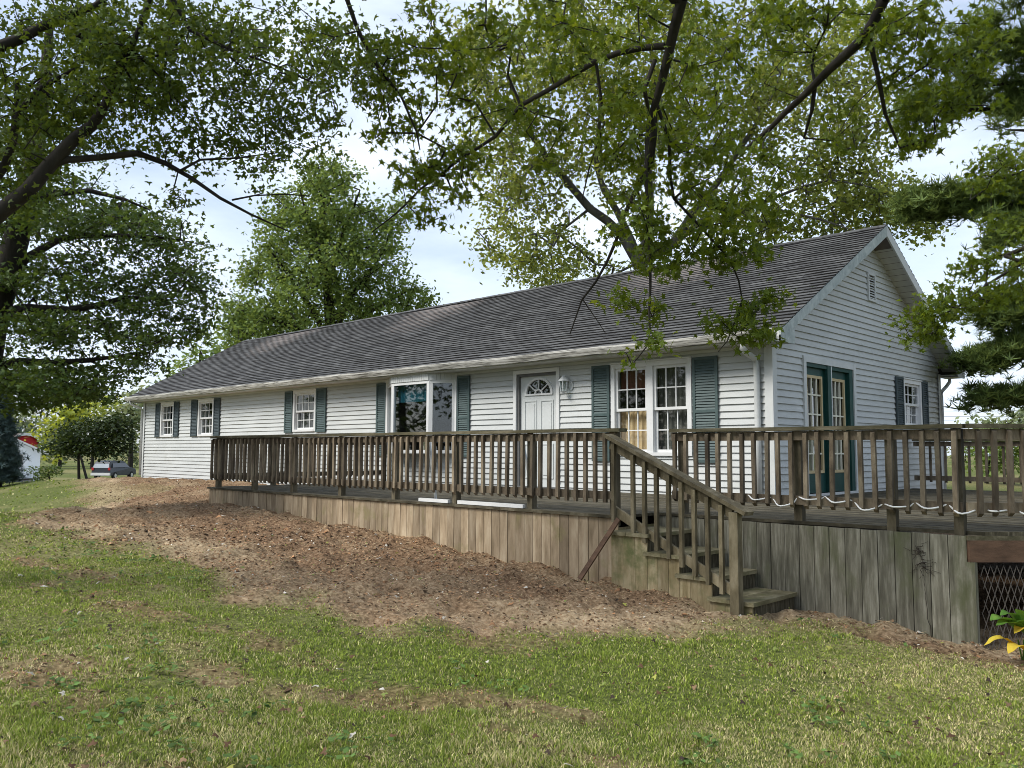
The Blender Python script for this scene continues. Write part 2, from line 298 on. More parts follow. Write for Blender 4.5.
# ------------------------------------------------------------------ terrain
def interp(x, xs, ys): return np.interp(x, xs, ys)
def ground0(x, y):
    u = x+.3*(np.clip(y, -14, 6)+4)
    t = np.clip((u+10)/14, 0, 1)
    z = -.2-.75*t**1.3
    far = interp(-x, [16, 22, 26, 37, 50, 72, 110, 900], [0, -.06, -.22, -.75, -1.15, -1.85, -2.15, -2.3])
    dip = .55*np.clip((-x-7.5)/6, 0, 1)*np.clip((-y-2)/3, 0, 1)
    return z+far-dip
DIRT = np.array([(-24, -.9), (-15.41, -3.9), (-11.4, -5.7), (-6.3, -7.75), (-4.54, -7.4), (-2.87, -7.33), (-1.08, -7.41), (-.43, -7.32), (.64, -7.1), (1.17, -6.75), (1.49, -6.2), (1.66, -5.45), (1.85, -4.8),
                 (2.0, -4.15), (2.52, -3.82), (3.08, -3.74), (3.6, -3.78), (4.3, -3.5), (8, -1), (8, 9), (-24, 9)])
def sdist(px, py, P):
    d = np.full(px.shape, 1e9); inside = np.zeros(px.shape, bool); n = len(P)
    for i in range(n):
        ax, ay = P[i]; bx, by = P[(i+1) % n]; ex, ey = bx-ax, by-ay
        t = np.clip(((px-ax)*ex+(py-ay)*ey)/(ex*ex+ey*ey), 0, 1)
        d = np.minimum(d, np.hypot(px-ax-t*ex, py-ay-t*ey))
        c = ((ay > py) != (by > py)); with_ = np.where(c, (bx-ax)*(py-ay)/np.where(c, by-ay, 1)+ax, 1e9)
        inside ^= (c & (px < with_))
    return np.where(inside, -d, d)
PATCH = [(-1.0, -8.5, 1.1, .22, .25), (.1, -8.2, .9, .2, .1), (.3, -9.5, .8, .33, .1), (1.0, -8.65, .7, .2, 0), (2.4, -7.6, .7, .18, .5), (1.7, -8.3, .55, .18, .6), (3.0, -7.9, .5, .16, .2), (2.1, -9.4, .6, .15, .6), (-2.9, -8.35, 1.0, .2, .3)]
def dirtmask(x, y):
    """1 = bare soil, 0 = lawn"""
    d = sdist(x, y, DIRT)
    n = fbm(x*1.3, y*1.3, 3, 5)-.5
    m_ = np.clip(.5-(d+n*1.3)/.5, 0, 1)
    for (cx, cy, a, b, ang) in PATCH:
        c, s_ = math.cos(ang), math.sin(ang); dx = x-cx; dy = y-cy
        e = np.hypot((dx*c+dy*s_)/a, (-dx*s_+dy*c)/b)
        m_ = np.maximum(m_, np.clip(.75*(1.15-e)+(fbm(x*4, y*4, 8, 3)-.5)*1.8, 0, .62))
    m_ = np.where((x < -14) & (y < -2.2), m_*.7, m_)
    return m_
def straw(x, y):
    d = sdist(x, y, DIRT)
    edge = np.exp(-((d+.45)/.55)**2)
    return np.clip(edge*.75+(fbm(x*.9+5, y*1.6, 21, 4)-.42)*1.6, 0, 1)
def lump(x, y, m_):
    n = fbm(x*3.2, y*3.2, 40, 4)-.5; n2 = fbm(x*6.5, y*6.5, 41, 3)-.5
    return m_*(n*.17+n2*.14)+(1-m_)*(n*.03+n2*.012)
near_x = np.arange(-24, 8.01, .07); near_y = np.arange(-13, -.01, .07)
def axis(near, lo, hi):
    a = [near[0]]; st = .1
    while a[-1] > lo: a.append(a[-1]-st); st *= 1.25
    b = [near[-1]]; st = .1
    while b[-1] < hi: b.append(b[-1]+st); st *= 1.25
    return np.concatenate([np.array(a[1:])[::-1], near, np.array(b[1:])])
GX = axis(near_x, -900, 900); GY = axis(near_y, -900, 900)
X, Y = np.meshgrid(GX, GY, indexing='ij')
DM = dirtmask(X, Y)
def ground(x, y):
    x = np.asarray(x, float); y = np.asarray(y, float)
    return ground0(x, y)+lump(x, y, dirtmask(x, y))
Z = ground0(X, Y)+lump(X, Y, DM)*((X > -40) & (X < 30) & (Y < 20) & (Y > -30))
nx, ny = X.shape
idx = np.arange(nx*ny).reshape(nx, ny)
quads = np.stack([idx[:-1, :-1], idx[1:, :-1], idx[1:, 1:], idx[:-1, 1:]], -1).reshape(-1, 4)
ST = straw(X, Y)
cols = np.stack([DM, ST, fbm(X*.5, Y*.5, 60, 4)], -1).reshape(-1, 3)
def ground_mat():
    mt, t, p = new_mat('lawn_and_soil'); N = t.nodes.new; L = t.links.new
    a = N('ShaderNodeAttribute'); a.attribute_name = 'tint'; sp = N('ShaderNodeSeparateColor'); L(a.outputs['Color'], sp.inputs[0])
    tc = N('ShaderNodeTexCoord')
    def noise(s, d=6):
        n = N('ShaderNodeTexNoise'); n.inputs['Scale'].default_value = s; n.inputs['Detail'].default_value = d; n.inputs['Roughness'].default_value = .68; L(tc.outputs['Object'], n.inputs['Vector']); return n.outputs['Fac']
    def ramp(src, cs):
        r = N('ShaderNodeValToRGB'); e = r.color_ramp.elements
        while len(e) < len(cs): e.new(.5)
        for i, (q, c) in enumerate(cs): e[i].position = q; e[i].color = (*c, 1)
        L(src, r.inputs[0]); return r.outputs[0]
    def mix(f, x, y):
        m_ = N('ShaderNodeMix'); m_.data_type = 'RGBA'; L(f, m_.inputs[0]); L(x, m_.inputs[6]); L(y, m_.inputs[7]); return m_.outputs[2]
    fine = noise(26, 8)
    grass = ramp(fine, [(.3, (.03, .036, .010)), (.5, (.095, .115, .03)), (.7, (.22, .24, .07))])
    dry = ramp(fine, [(.3, (.05, .046, .020)), (.5, (.165, .155, .06)), (.7, (.38, .35, .16))])
    soil = ramp(fine, [(.3, (.05, .029, .016)), (.5, (.185, .115, .065)), (.7, (.38, .26, .16))])
    strawc = ramp(fine, [(.3, (.14, .095, .055)), (.5, (.34, .25, .15)), (.7, (.52, .42, .28))])
    sel = N('ShaderNodeMapRange'); sel.inputs[1].default_value = .42; sel.inputs[2].default_value = .62; L(sp.outputs[2], sel.inputs[0])
    g = mix(sel.outputs[0], grass, dry)
    s_ = mix(sp.outputs[1], soil, strawc)
    L(mix(sp.outputs[0], g, s_), p.inputs['Base Color']); p.inputs['Roughness'].default_value = .95; p.inputs['Specular IOR Level'].default_value = .1
    b = N('ShaderNodeBump'); b.inputs['Strength'].default_value = .9; b.inputs['Distance'].default_value = .03; L(fine, b.inputs['Height']); L(b.outputs[0], p.inputs['Normal'])
    return mt
g = np_mesh('ground', np.stack([X, Y, Z], -1).reshape(-1, 3), [quads], ground_mat(), colors=cols, smooth=True); setp(g, kind='structure')

# driveway strip beyond the crest
def strip(name, pts, wd, m_, lift=.03):
    V = []; n = len(pts)
    for i, (x, y) in enumerate(pts):
        a = pts[max(i-1, 0)]; b = pts[min(i+1, n-1)]; d = np.array([b[0]-a[0], b[1]-a[1]], float); d /= np.linalg.norm(d); q = np.array([-d[1], d[0]])*wd/2
        for sgn in (-1, 1):
            X_, Y_ = x+q[0]*sgn, y+q[1]*sgn; V.append((X_, Y_, float(ground0(np.array(X_), np.array(Y_)))+lift))
    o = np_mesh(name, V, [[(2*i, 2*i+2, 2*i+3, 2*i+1) for i in range(n-1)]], m_); return setp(o, kind='structure')
dp = [at(px, py, D)[:2] for px, py, D in [(-160, 484, 38), (-60, 484, 41), (10, 484, 44), (60, 483, 48), (110, 482, 56), (150, 481, 66), (230, 481, 90)]]
dpp = [tuple(dp[0]*(1-t)+dp[1]*t) for t in (0,)]
for a, b in zip(dp[:-1], dp[1:]): dpp += [tuple(a*(1-t)+b*t) for t in np.linspace(0, 1, 7)[1:]]
strip('driveway', dpp, 5.0, M['gravel'], .05)

# ------------------------------------------------------------------ HOUSE
WL, WR, WD = -21.75, 0.0, 7.08
ZE, ZA = 2.574, 4.556         # roof plane above the wall line / at the ridge
SL = (ZA-2.35)/3.94; COURSE = .1016; ZB = -.26
house = thing('house', 'long single storey ranch house with pale grey siding, green shutters and dark shingle roof', 'house', (-10.9, 3.54, -.26))

def siding(mb, u0, u1, z0, z1, holes=(), left=None, right=None, lip=.025):
    """clapboard courses; left(z), right(z) give sloping limits"""
    n = int(math.ceil((z1-z0)/COURSE))
    for i in range(n):
        a = z0+i*COURSE; b = min(a+COURSE, z1); cuts = {a, b}
        for h in holes:
            for q in (h[2], h[3]):
                if a < q < b: cuts.add(q)
        cuts = sorted(cuts)
        for c, d in zip(cuts[:-1], cuts[1:]):
            v0 = lip*(1-(c-a)/COURSE); v1 = lip*(1-(d-a)/COURSE)
            L0, L1 = (left(c), left(d)) if left else (u0, u0); R0, R1 = (right(c), right(d)) if right else (u1, u1)
            if R0-L0 < .02: continue
            hs = sorted([h for h in holes if h[2] < (c+d)/2 < h[3]]); segs = []; cur0, cur1 = L0, L1
            for h in hs: segs.append((cur0, cur1, h[0], h[0])); cur0 = cur1 = h[1]
            segs.append((cur0, cur1, R0, R1))
            for (p, q, r, s_) in segs:
                mb.add([(p, v0, c), (r, v0, c), (s_, v1, d), (q, v1, d)], [(0, 1, 2, 3)])
                if abs(c-a) < 1e-6: mb.add([(p, 0, c), (r, 0, c), (r, v0, c), (p, v0, c)], [(0, 1, 2, 3)])

# openings of the front wall: (x0, x1, z0, z1) outer casing
W1 = (-20.47, -19.53, 1.06, 2.12); W2 = (-17.90, -16.93, 1.06, 2.12); W3 = (-12.72, -11.70, 1.12, 2.13)
DW = (-2.84, -1.30, .60, 2.10); DR = (-5.10, -3.98, 0, 2.14)
BAY = (-8.92, -6.66, .62, 2.17)
ins = lambda o, d=.04: (o[0]+d, o[1]-d, o[2]+d, o[3]-d)
holes = [ins(W1), ins(W2), ins(W3), ins(DW), (DR[0]+.04, DR[1]-.04, .0, DR[3]-.04), ins(BAY)]
mb = MB(FRONT); siding(mb, WL, WR, ZB, 2.22, holes); mb.build('wall', M['siding'], house)
GD = (.95, 2.88, 0, 2.12); GW = (5.04, 5.99, 1.12, 2.03)
mb = MB(GABLE)
lf = lambda z: max(0.0, (z-ZE+.06)/SL); rf = lambda z: WD-max(0.0, (z-ZE+.06)/SL)
siding(mb, 0, WD, ZB, ZA-.03, [(GD[0]+.04, GD[1]-.04, 0, GD[3]-.04), ins(GW)], lf, rf); o = mb.build('gable_wall', M['siding'], house)
# rear and left walls
mb = MB(); siding_T = lambda u, v, w_: (u, WD+v, w_); mb.T = siding_T; siding(mb, WL, WR, ZB, 2.22); mb.build('rear_wall', M['siding'], house)
mb = MB(lambda u, v, w_: (WL-v, u, w_)); siding(mb, 0, WD, ZB, ZA-.03, [], lf, rf); mb.build('gable_wall', M['siding'], house)
mb = MB(); mb.box(WL+.03, WR-.03, .03, WD-.03, -1.3, ZB+.0); mb.build('foundation', M['stone'], house)
# corner posts
for (x, y, sx, sy) in ((WR, 0, 1, -1), (WL, 0, -1, -1), (WR, WD, 1, 1), (WL, WD, -1, 1)):
    mb = MB(); mb.box(x-sx*.085, x+sx*.042, y+sy*.032, y+sy*.042, ZB, 2.2); mb.box(x+sx*.032, x+sx*.042, y-sy*.085, y+sy*.032, ZB, 2.25 if sx > 0 else 2.2)
    mb.build('corner_post', M['trim'], house)
# ---- roof
XL, XR = -22.15, .35
rfn = MB()
def roofz(y): return 2.35+SL*(y+.4) if y <= 3.54 else 2.35+SL*(7.48-y)
def slope_strips(side):
    """stepped shingle courses, slightly uneven"""
    V = []; Q = []; E_ = []; n = 35; ss = 4.515/n; xs = np.linspace(XL-.02, XR+.03, 76)
    c, s_ = 3.94/4.515, (ZA-2.35)/4.515
    for i in range(n):
        d0 = i*ss-.03; d1 = (i+1)*ss; jit = rng.normal(0, .0028, len(xs)); jit2 = rng.normal(0, .0035, len(xs))
        for k, x in enumerate(xs):
            sag = -.028*math.sin(math.pi*(x-XL)/(XR-XL)*3)**2*(d0/4.5)
            for (d, h) in ((d0+jit2[k], .002), (d0+jit2[k], .027+jit[k]), (d1, .004)):
                y = -.44+.04+d*c if side > 0 else 7.48-d*c; z = 2.35+d*s_
                V.append((x, y-side*h*s_, z+h*c+sag))
        b = i*len(xs)*3
        for k in range(len(xs)-1):
            a = b+k*3; e = a+3
            Q.append((a+1, e+1, e+2, a+2)); E_.append((a, e, e+1, a+1))
    return V, Q, E_
roof_p = MB(); P = [(-.40, 2.35-.0), (3.54, ZA), (7.48, 2.35), (7.48, 2.27), (3.54, ZA-.09), (-.40, 2.27)]
roof_p.prism(P, lambda y, z: (XL, y, z-.004), lambda y, z: (XR, y, z-.004)); roof = roof_p.build('roof', M['shedroof'], house)
for side in (1, -1):
    V, Q, E_ = slope_strips(side); o = np_mesh('shingles', V, [Q, E_], M['roof'], roof); o.data.materials.append(M['shingle_edge_shadow'])
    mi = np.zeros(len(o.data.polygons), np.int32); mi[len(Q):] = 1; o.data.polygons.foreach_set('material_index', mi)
mb = MB()
x = XL
while x < XR-.05:      # ridge caps
    x1 = min(x+.30, XR+.03); dz = random.uniform(-.003, .003)
    for sg in (-1, 1): mb.add([(x, 3.54, ZA+.030+dz), (x1, 3.54, ZA+.022+dz), (x1, 3.54+sg*.13, ZA-.048+dz), (x, 3.54+sg*.13, ZA-.040+dz)], [(0, 1, 2, 3) if sg < 0 else (3, 2, 1, 0)])
    x += .14
mb.build('ridge_cap', M['roof'], roof)
# soffit under the front and rear eaves with grooves
mb = MB()
for (ya, yb) in ((-.40, -.004), (WD+.004, 7.48)):
    x = XL+.02
    while x < WR+.3:
        mb.box(x, x+.098, ya, yb, 2.205, 2.222); mb.box(x+.098, x+.104, ya, yb, 2.212, 2.222); x += .104
mb.build('soffit', M['soffit'], house)
mb = MB(); mb.box(XL, XR, -.425, -.401, 2.20, 2.345); mb.box(XL, XR, 7.481, 7.505, 2.20, 2.345); mb.build('fascia', M['trim'], house)
# gutters: K profile extruded
K = [(0, 0), (0, .11), (-.012, .11), (-.012, .012), (-.065, .012), (-.088, .055), (-.088, .098), (-.105, .098), (-.105, .118), (-.112, .118), (-.112, .085), (-.098, .05), (-.075, 0)]
for (y0, sg) in ((-.427, 1), (7.507, -1)):
    mb = MB(); n = 30; xs = np.linspace(XL+.05, XR-.05, n+1)
    for i in range(n):
        za = 2.225+.006*math.sin(i*1.3); zb = 2.225+.006*math.sin((i+1)*1.3)
        mb.prism(K, lambda a, b: (xs[i], y0+a*sg, za+b), lambda a, b: (xs[i+1]+.0, y0+a*sg, zb+b))
    mb.build('gutter', M['gutter'], house)
# gable rakes: board, sloping soffit, boxed returns
for x0, sx in ((XR, 1), (XL, -1)):
    for sg, yf in ((1, -.44), (-1, 7.52)):
        mb = MB(); h = .155
        ya, za = yf, roofz(max(-.4, min(7.48, yf)))-.02; yb, zb = 3.54, ZA+.003
        mb.add([(x0, ya, za), (x0+sx*.03, ya, za), (x0+sx*.03, yb, zb), (x0, yb, zb), (x0, ya, za-h), (x0+sx*.03, ya, za-h), (x0+sx*.03, yb, zb-h-.03), (x0, yb, zb-h-.03)],
               [(0, 1, 2, 3), (4, 7, 6, 5), (1, 5, 6, 2), (0, 3, 7, 4), (0, 4, 5, 1), (3, 2, 6, 7)])
        # return box at the eave
        yr = -.02 if sg > 0 else WD+.02
        zt = roofz(yr)-.1
        mb.add([(x0, ya, 2.17), (x0+sx*.026, ya, 2.17), (x0+sx*.026, yr, 2.17), (x0, yr, 2.17), (x0, ya, 2.26), (x0+sx*.026, ya, 2.26), (x0+sx*.026, yr, zt), (x0, yr, zt)],
               [(0, 3, 2, 1), (4, 5, 6, 7), (0, 1, 5, 4), (1, 2, 6, 5), (2, 3, 7, 6), (3, 0, 4, 7)])
        mb.box(WR+.03 if sx > 0 else WL-.03, x0+sx*.0, ya, yr, 2.178, 2.19)
        mb.build('rake_board', M['rake'] if sg > 0 else M['trim'], house)
    mb = MB()
    xa, xb = (WR+.004, XR-.003) if sx > 0 else (XL+.003, WL-.004)
    for sg in (1, -1):
        n = 26
        for i in range(n):
            t0, t1 = i/n, (i+.94)/n
            ya = (-.30+3.84*t0, -.30+3.84*t1); ys = [a if sg > 0 else 7.08-a for a in ya]; zs = [2.27+SL*(a+.4)-.013 for a in ya]
            mb.add([(xa, ys[0], zs[0]), (xb, ys[0], zs[0]), (xb, ys[1], zs[1]), (xa, ys[1], zs[1])], [(0, 1, 2, 3)])
            t2 = (i+1)/n; y2 = -.30+3.84*t2; y2s = y2 if sg > 0 else 7.08-y2; z2 = 2.27+SL*(y2+.4)-.007
            mb.add([(xa, ys[1], zs[1]+.006), (xb, ys[1], zs[1]+.006), (xb, y2s, z2), (xa, y2s, z2)], [(0, 1, 2, 3)])
    mb.build('rake_soffit', M['soffit'], house)
mb = MB(FRONT); mb.box(WL+.1, WR-.1, .031, .041, 2.155, 2.203); mb.build('frieze_board', M['trim'], house)

# ---- windows
def curtain(mb, u0, u1, z0, z1, v, amp=.015, n=None):
    n = n or max(6, int((u1-u0)/.02)); p = [(u0+(u1-u0)*i/n, v+amp*math.sin(i*1.3)+random.uniform(-.003, .003)) for i in range(n+1)]
    for a, b in zip(p[:-1], p[1:]): mb.add([(a[0], a[1], z0), (b[0], b[1], z0), (b[0], b[1], z1), (a[0], a[1], z1)], [(0, 1, 2, 3)])
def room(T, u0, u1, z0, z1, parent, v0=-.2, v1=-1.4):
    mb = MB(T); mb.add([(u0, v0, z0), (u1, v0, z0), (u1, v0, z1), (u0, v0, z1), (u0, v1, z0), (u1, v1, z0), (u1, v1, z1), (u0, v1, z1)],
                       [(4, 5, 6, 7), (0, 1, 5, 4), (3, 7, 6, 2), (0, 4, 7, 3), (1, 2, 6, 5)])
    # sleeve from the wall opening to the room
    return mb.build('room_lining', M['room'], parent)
def sash(mb, u0, u1, z0, z1, v, cols, rows, st=.045, mun=.018, t=.03):
    mb.box(u0, u0+st, v, v+t, z0, z1); mb.box(u1-st, u1, v, v+t, z0, z1); mb.box(u0+st, u1-st, v, v+t, z0, z0+st); mb.box(u0+st, u1-st, v, v+t, z1-st, z1)
    a0, a1, b0, b1 = u0+st, u1-st, z0+st, z1-st
    for i in range(1, cols): c = a0+(a1-a0)*i/cols; mb.box(c-mun/2, c+mun/2, v+.006, v+t-.006, b0, b1)
    for j in range(1, rows):
        c = b0+(b1-b0)*j/rows
        for i in range(cols):
            e0 = a0+(a1-a0)*i/cols+(mun/2 if i else 0); e1 = a0+(a1-a0)*(i+1)/cols-(mun/2 if i < cols-1 else 0); mb.box(e0, e1, v+.008, v+t-.008, c-mun/2, c+mun/2)
def window(T, o, units=1, cas=.075, curt=None, label=None, cols=3, rows=2):
    u0, u1, z0, z1 = o; mb = MB(T)
    mb.box(u0, u0+cas, -.12, .042, z0, z1); mb.box(u1-cas, u1, -.12, .042, z0, z1)
    mb.box(u0+cas, u1-cas, -.12, .040, z1-cas, z1); mb.box(u0+cas, u1-cas, -.12, .055, z0, z0+cas*.7); mb.box(u0-.01, u1+.01, .0, .06, z1+.001, z1+.02)
    iu0, iu1, iz0, iz1 = u0+cas, u1-cas, z0+cas*.7, z1-cas
    spans = [(iu0, iu1)]
    if units == 2:
        c = (iu0+iu1)/2; mb.box(c-.06, c+.06, -.10, .038, iz0, iz1); spans = [(iu0, c-.06), (c+.06, iu1)]
    wobj = mb.build('window', M['vinyl'], house)
    if label: wobj['label'] = label
    zm = (iz0+iz1)/2
    for k, (a, b) in enumerate(spans):
        mb = MB(T); sash(mb, a, b, zm-.02, iz1, -.025, cols, rows); mb.build('sash', M['vinyl'], wobj)
        mb = MB(T); sash(mb, a, b, iz0, zm+.02, -.062, cols, rows); mb.build('sash', M['vinyl'], wobj)
        mb = MB(T); mb.quad((a+.03, -.012, zm), (b-.03, -.012, zm), (b-.03, -.012, iz1-.03), (a+.03, -.012, iz1-.03)); mb.quad((a+.03, -.05, iz0+.03), (b-.03, -.05, iz0+.03), (b-.03, -.05, zm), (a+.03, -.05, zm)); mb.build('pane', M['glass'], wobj)
        for (mm, f0, f1, g0, g1) in (curt[k] if curt else []):
            mb = MB(T); w_ = b-a; curtain(mb, a+w_*f0-.01, a+w_*f1+.01, iz0+(iz1-iz0)*g0-.03, iz0+(iz1-iz0)*g1+.03, -.15); mb.build('curtain', M[mm], wobj)
    room(T, iu0-.03, iu1+.03, iz0-.03, iz1+.03, wobj, -.121)
    return wobj
CW = [[('curtain_white', .0, .16, .0, 1), ('curtain_white', .86, 1, .0, 1), ('curtain_grey', .16, .86, .0, .5)]]
window(FRONT, W1, curt=CW); window(FRONT, W2, curt=CW)
window(FRONT, W3, curt=[[('curtain_white', 0, .2, 0, 1), ('curtain_white', .45, .6, .45, 1), ('curtain_white', .8, 1, 0, 1), ('curtain_grey', .2, .8, 0, .48)]])
window(FRONT, DW, 2, curt=[[('curtain_tan', 0, 1, 0, .5), ('curtain_red', 0, 1, .78, 1)], [('screen', 0, 1, 0, 1)]], label='wide double window with white grids and tan curtains')
window(GABLE, GW, curt=[[('curtain_white', 0, .12, 0, 1), ('curtain_grey', .5, 1, 0, .35)]])

def shutter(T, u0, u1, z0, z1, m_):
    mb = MB(T); st = .045; v0, v1 = .032, .055
    mb.box(u0, u0+st, v0, v1, z0, z1); mb.box(u1-st, u1, v0, v1, z0, z1)
    zm = z0+(z1-z0)*.47
    for a, b in ((z0, z0+st), (zm, zm+st), (z1-st, z1)): mb.box(u0+st, u1-st, v0, v1, a, b)
    mb.box(u0+st, u1-st, v0, v0+.004, z0+st, z1-st)
    for a, b in ((z0+st, zm), (zm+st, z1-st)):
        n = max(3, int((b-a)/.04))
        for i in range(n):
            c = a+(b-a)*i/n; d = a+(b-a)*(i+.8)/n; mb.add([(u0+st, v1-.004, c), (u1-st, v1-.004, c), (u1-st, v0+.005, d), (u0+st, v0+.005, d), ], [(0, 1, 2, 3)]); mb.add([(u0+st, v1-.004, c), (u1-st, v1-.004, c), (u1-st, v0+.004, c), (u0+st, v0+.004, c)], [(3, 2, 1, 0)])
    return mb.build('shutter', m_, house)
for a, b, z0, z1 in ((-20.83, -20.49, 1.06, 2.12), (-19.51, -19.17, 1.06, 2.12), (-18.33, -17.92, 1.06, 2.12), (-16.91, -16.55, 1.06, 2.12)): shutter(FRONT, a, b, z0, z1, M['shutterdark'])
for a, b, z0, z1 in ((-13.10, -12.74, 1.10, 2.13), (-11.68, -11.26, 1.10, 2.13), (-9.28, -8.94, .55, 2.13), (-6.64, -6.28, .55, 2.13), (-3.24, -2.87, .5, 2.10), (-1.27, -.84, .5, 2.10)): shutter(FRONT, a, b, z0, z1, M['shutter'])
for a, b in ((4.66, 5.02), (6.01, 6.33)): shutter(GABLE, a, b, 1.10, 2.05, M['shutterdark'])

# ---- bay window
bx = [(-8.92, 0.0), (-8.30, -.37), (-7.10, -.37), (-6.70, -.03)]
bay = MB()
def bay_face(mb, A, B, z0, z1, off=0, t=.03):
    A = Vector((*A, 0)); B = Vector((*B, 0)); d = (B-A).normalized(); nrm = Vector((d.y, -d.x, 0))
    return A, B, d, nrm
def bpanel(mb, A, B, s0, s1, z0, z1, v0, v1):
    A = Vector((*A, 0)); B = Vector((*B, 0)); d = (B-A); ln = d.length; d.normalize(); nrm = Vector((d.y, -d.x, 0))
    T = lambda s_, v, z: tuple(A+d*s_+nrm*v+Vector((0, 0, z)))
    m2 = MB(T); m2.box(s0, s1, v0, v1, z0, z1); n = len(mb.V); mb.V += m2.V; mb.F += [[i+n for i in f] for f in m2.F]
ZT, ZH, ZS = 2.20, 2.065, .62
faces = list(zip(bx[:-1], bx[1:]))
hdr = MB()
for A, B in faces:
    ln = math.dist(A, B)
    n = max(2, int(ln/.07))
    for i in range(n): bpanel(hdr, A, B, ln*i/n+.003, ln*(i+1)/n-.003, ZH, ZT, -.0, .03)
    bpanel(hdr, A, B, 0, ln, ZH-.0, ZT, -.03, -.0)
bayo = MB()
for A, B in faces:
    ln = math.dist(A, B); e = .07
    bpanel(bayo, A, B, 0, e, ZS+.06, ZH-.06, -.05, .012); bpanel(bayo, A, B, ln-e, ln, ZS+.06, ZH-.06, -.05, .012)
    bpanel(bayo, A, B, 0, ln, ZH-.06, ZH-.002, -.05, .014); bpanel(bayo, A, B, 0, ln, ZS, ZS+.06, -.05, .014)
bayo.box(-6.74, -6.655, -.025, -.05, ZS, ZT); bayo.box(-8.96, -8.88, -.025, -.05, ZS, ZT)
bay = bayo.build('bay_window', M['vinyl'], house); hdr.build('header_panel', M['trim'], bay)
gl = MB(); bt = MB()
for A, B in faces: bpanel(gl, A, B, .06, math.dist(A, B)-.06, ZS+.05, ZH-.05, -.022, -.02)
gl.build('pane', M['glass'], bay)
bt.add([(*p, ZS-.02) for p in bx]+[(*p, ZS-.0) for p in bx], [(0, 1, 2, 3), (7, 6, 5, 4)]+[(i, i+4, i+5, i+1) for i in range(3)]); bt.build('sill_board', M['vinyl'], bay)
room(FRONT, -8.86, -6.72, ZS, 2.18, bay, -.02, -1.9)
mb = MB(FRONT); curtain(mb, -8.28, -7.12, 1.66, 2.02, .24, .012, 50); mb.build('valance', M['teal'], bay)
mb = MB(); mb.tube([(-7.35, -.2, ZS+.005), (-7.35, -.2, ZS+.22), (-7.35, -.2, ZS+.24)], [.07, .11, .115], 14); mb.build('plant_pot', M['terracotta'], base=(-7.35, -.2, ZS)); setp(bpy.data.objects['plant_pot'], 'tan flower pot standing on the sill inside the bay window', 'plant pot')
# ---- front door
mb = MB(FRONT); a, b, z0, z1 = DR
mb.box(a, a+.07, -.1, .042, z0, z1); mb.box(b-.07, b, -.1, .042, z0, z1); mb.box(a+.07, b-.07, -.1, .04, z1-.07, z1)
dfr = mb.build('front_door', M['vinyl'], house); dfr['label'] = 'white front door with a half round fan light'
mb = MB(FRONT); mb.box(a+.07, a+.115, -.1, .005, z0, z1-.07); mb.box(b-.10, b-.07, -.1, .005, z0, z1-.07); mb.box(a+.115, b-.10, -.1, .0, z1-.12, z1-.07); mb.box(a+.07, b-.07, -.1, .03, z0-.0, z0+.035); mb.build('door_frame', M['jamb'], dfr)
sa, sb, s0, s1 = a+.115, b-.10, .035, z1-.12; cx = (sa+sb)/2; fz = 1.70; RW, RH = .315, .27
# slab with half-ellipse hole: built in columns
mb = MB(FRONT); n = 28; v = -.045
us = [cx+RW*math.cos(math.pi*(1-i/n)) for i in range(n+1)]
mb.quad((sa, v, s0), (sb, v, s0), (sb, v, fz), (sa, v, fz)); mb.quad((sa, v, fz), (us[0], v, fz), (us[0], v, s1), (sa, v, s1)); mb.quad((us[-1], v, fz), (sb, v, fz), (sb, v, s1), (us[-1], v, s1))
for i in range(n):
    h0, h1 = [fz+RH*math.sqrt(max(0, 1-((u-cx)/RW)**2)) for u in us[i:i+2]]; mb.quad((us[i], v, h0), (us[i+1], v, h1), (us[i+1], v, s1), (us[i], v, s1))
for (p, q, r, t) in ((sa+.1, cx-.05, .95, 1.58), (cx+.05, sb-.1, .95, 1.58), (sa+.1, cx-.05, .18, .80), (cx+.05, sb-.1, .18, .80)):
    mb.box(p, q, v, v+.012, r, r+.02); mb.box(p, q, v, v+.012, t-.02, t); mb.box(p, p+.02, v, v+.012, r+.02, t-.02); mb.box(q-.02, q, v, v+.012, r+.02, t-.02); mb.box(p+.05, q-.05, v, v+.009, r+.06, t-.06)
mb.build('door_slab', M['door'], dfr)
mb = MB(FRONT); k = 20; arc = lambda rr, i, dv: (cx+RW*rr*math.cos(math.pi*i/k), dv, fz+RH*rr*math.sin(math.pi*i/k))
for i in range(k):
    for (ra, rb) in ((.93, 1.09), (.22, .30)):
        mb.add([arc(ra, i, v+.02), arc(rb, i, v+.02), arc(rb, i+1, v+.02), arc(ra, i+1, v+.02), arc(ra, i, v-.02), arc(rb, i, v-.02), arc(rb, i+1, v-.02), arc(ra, i+1, v-.02)], [(0, 1, 2, 3), (0, 4, 5, 1), (3, 2, 6, 7), (1, 5, 6, 2), (0, 3, 7, 4)])
for an in (.25*.9, .5, 1-.25*.9):
    th = math.pi*an; mb.bar((cx+RW*.28*math.cos(th), v+.008, fz+RH*.28*math.sin(th)), (cx+RW*.95*math.cos(th), v+.008, fz+RH*.95*math.sin(th)), .02, .02, (0, 1, 0))
mb.box(cx-RW*1.08, cx+RW*1.08, v, v+.022, fz-.03, fz); mb.build('fan_light_frame', M['vinyl'], dfr)
mb = MB(FRONT); mb.box(cx-RW, cx+RW, v-.016, v-.012, fz-.01, fz+RH+.02); mb.build('pane', M['glass'], dfr)
mb = MB(FRONT); mb.tube([(sb-.07, v, 1.0), (sb-.07, v+.05, 1.0)], .012, 8); mb.tube([(sb-.07, v+.045, 1.0), (sb-.07, v+.075, 1.0)], [.03, .024], 10); mb.build('handle', M['chrome'], dfr)
room(FRONT, a+.05, b-.05, .02, z1-.05, dfr, -.11)
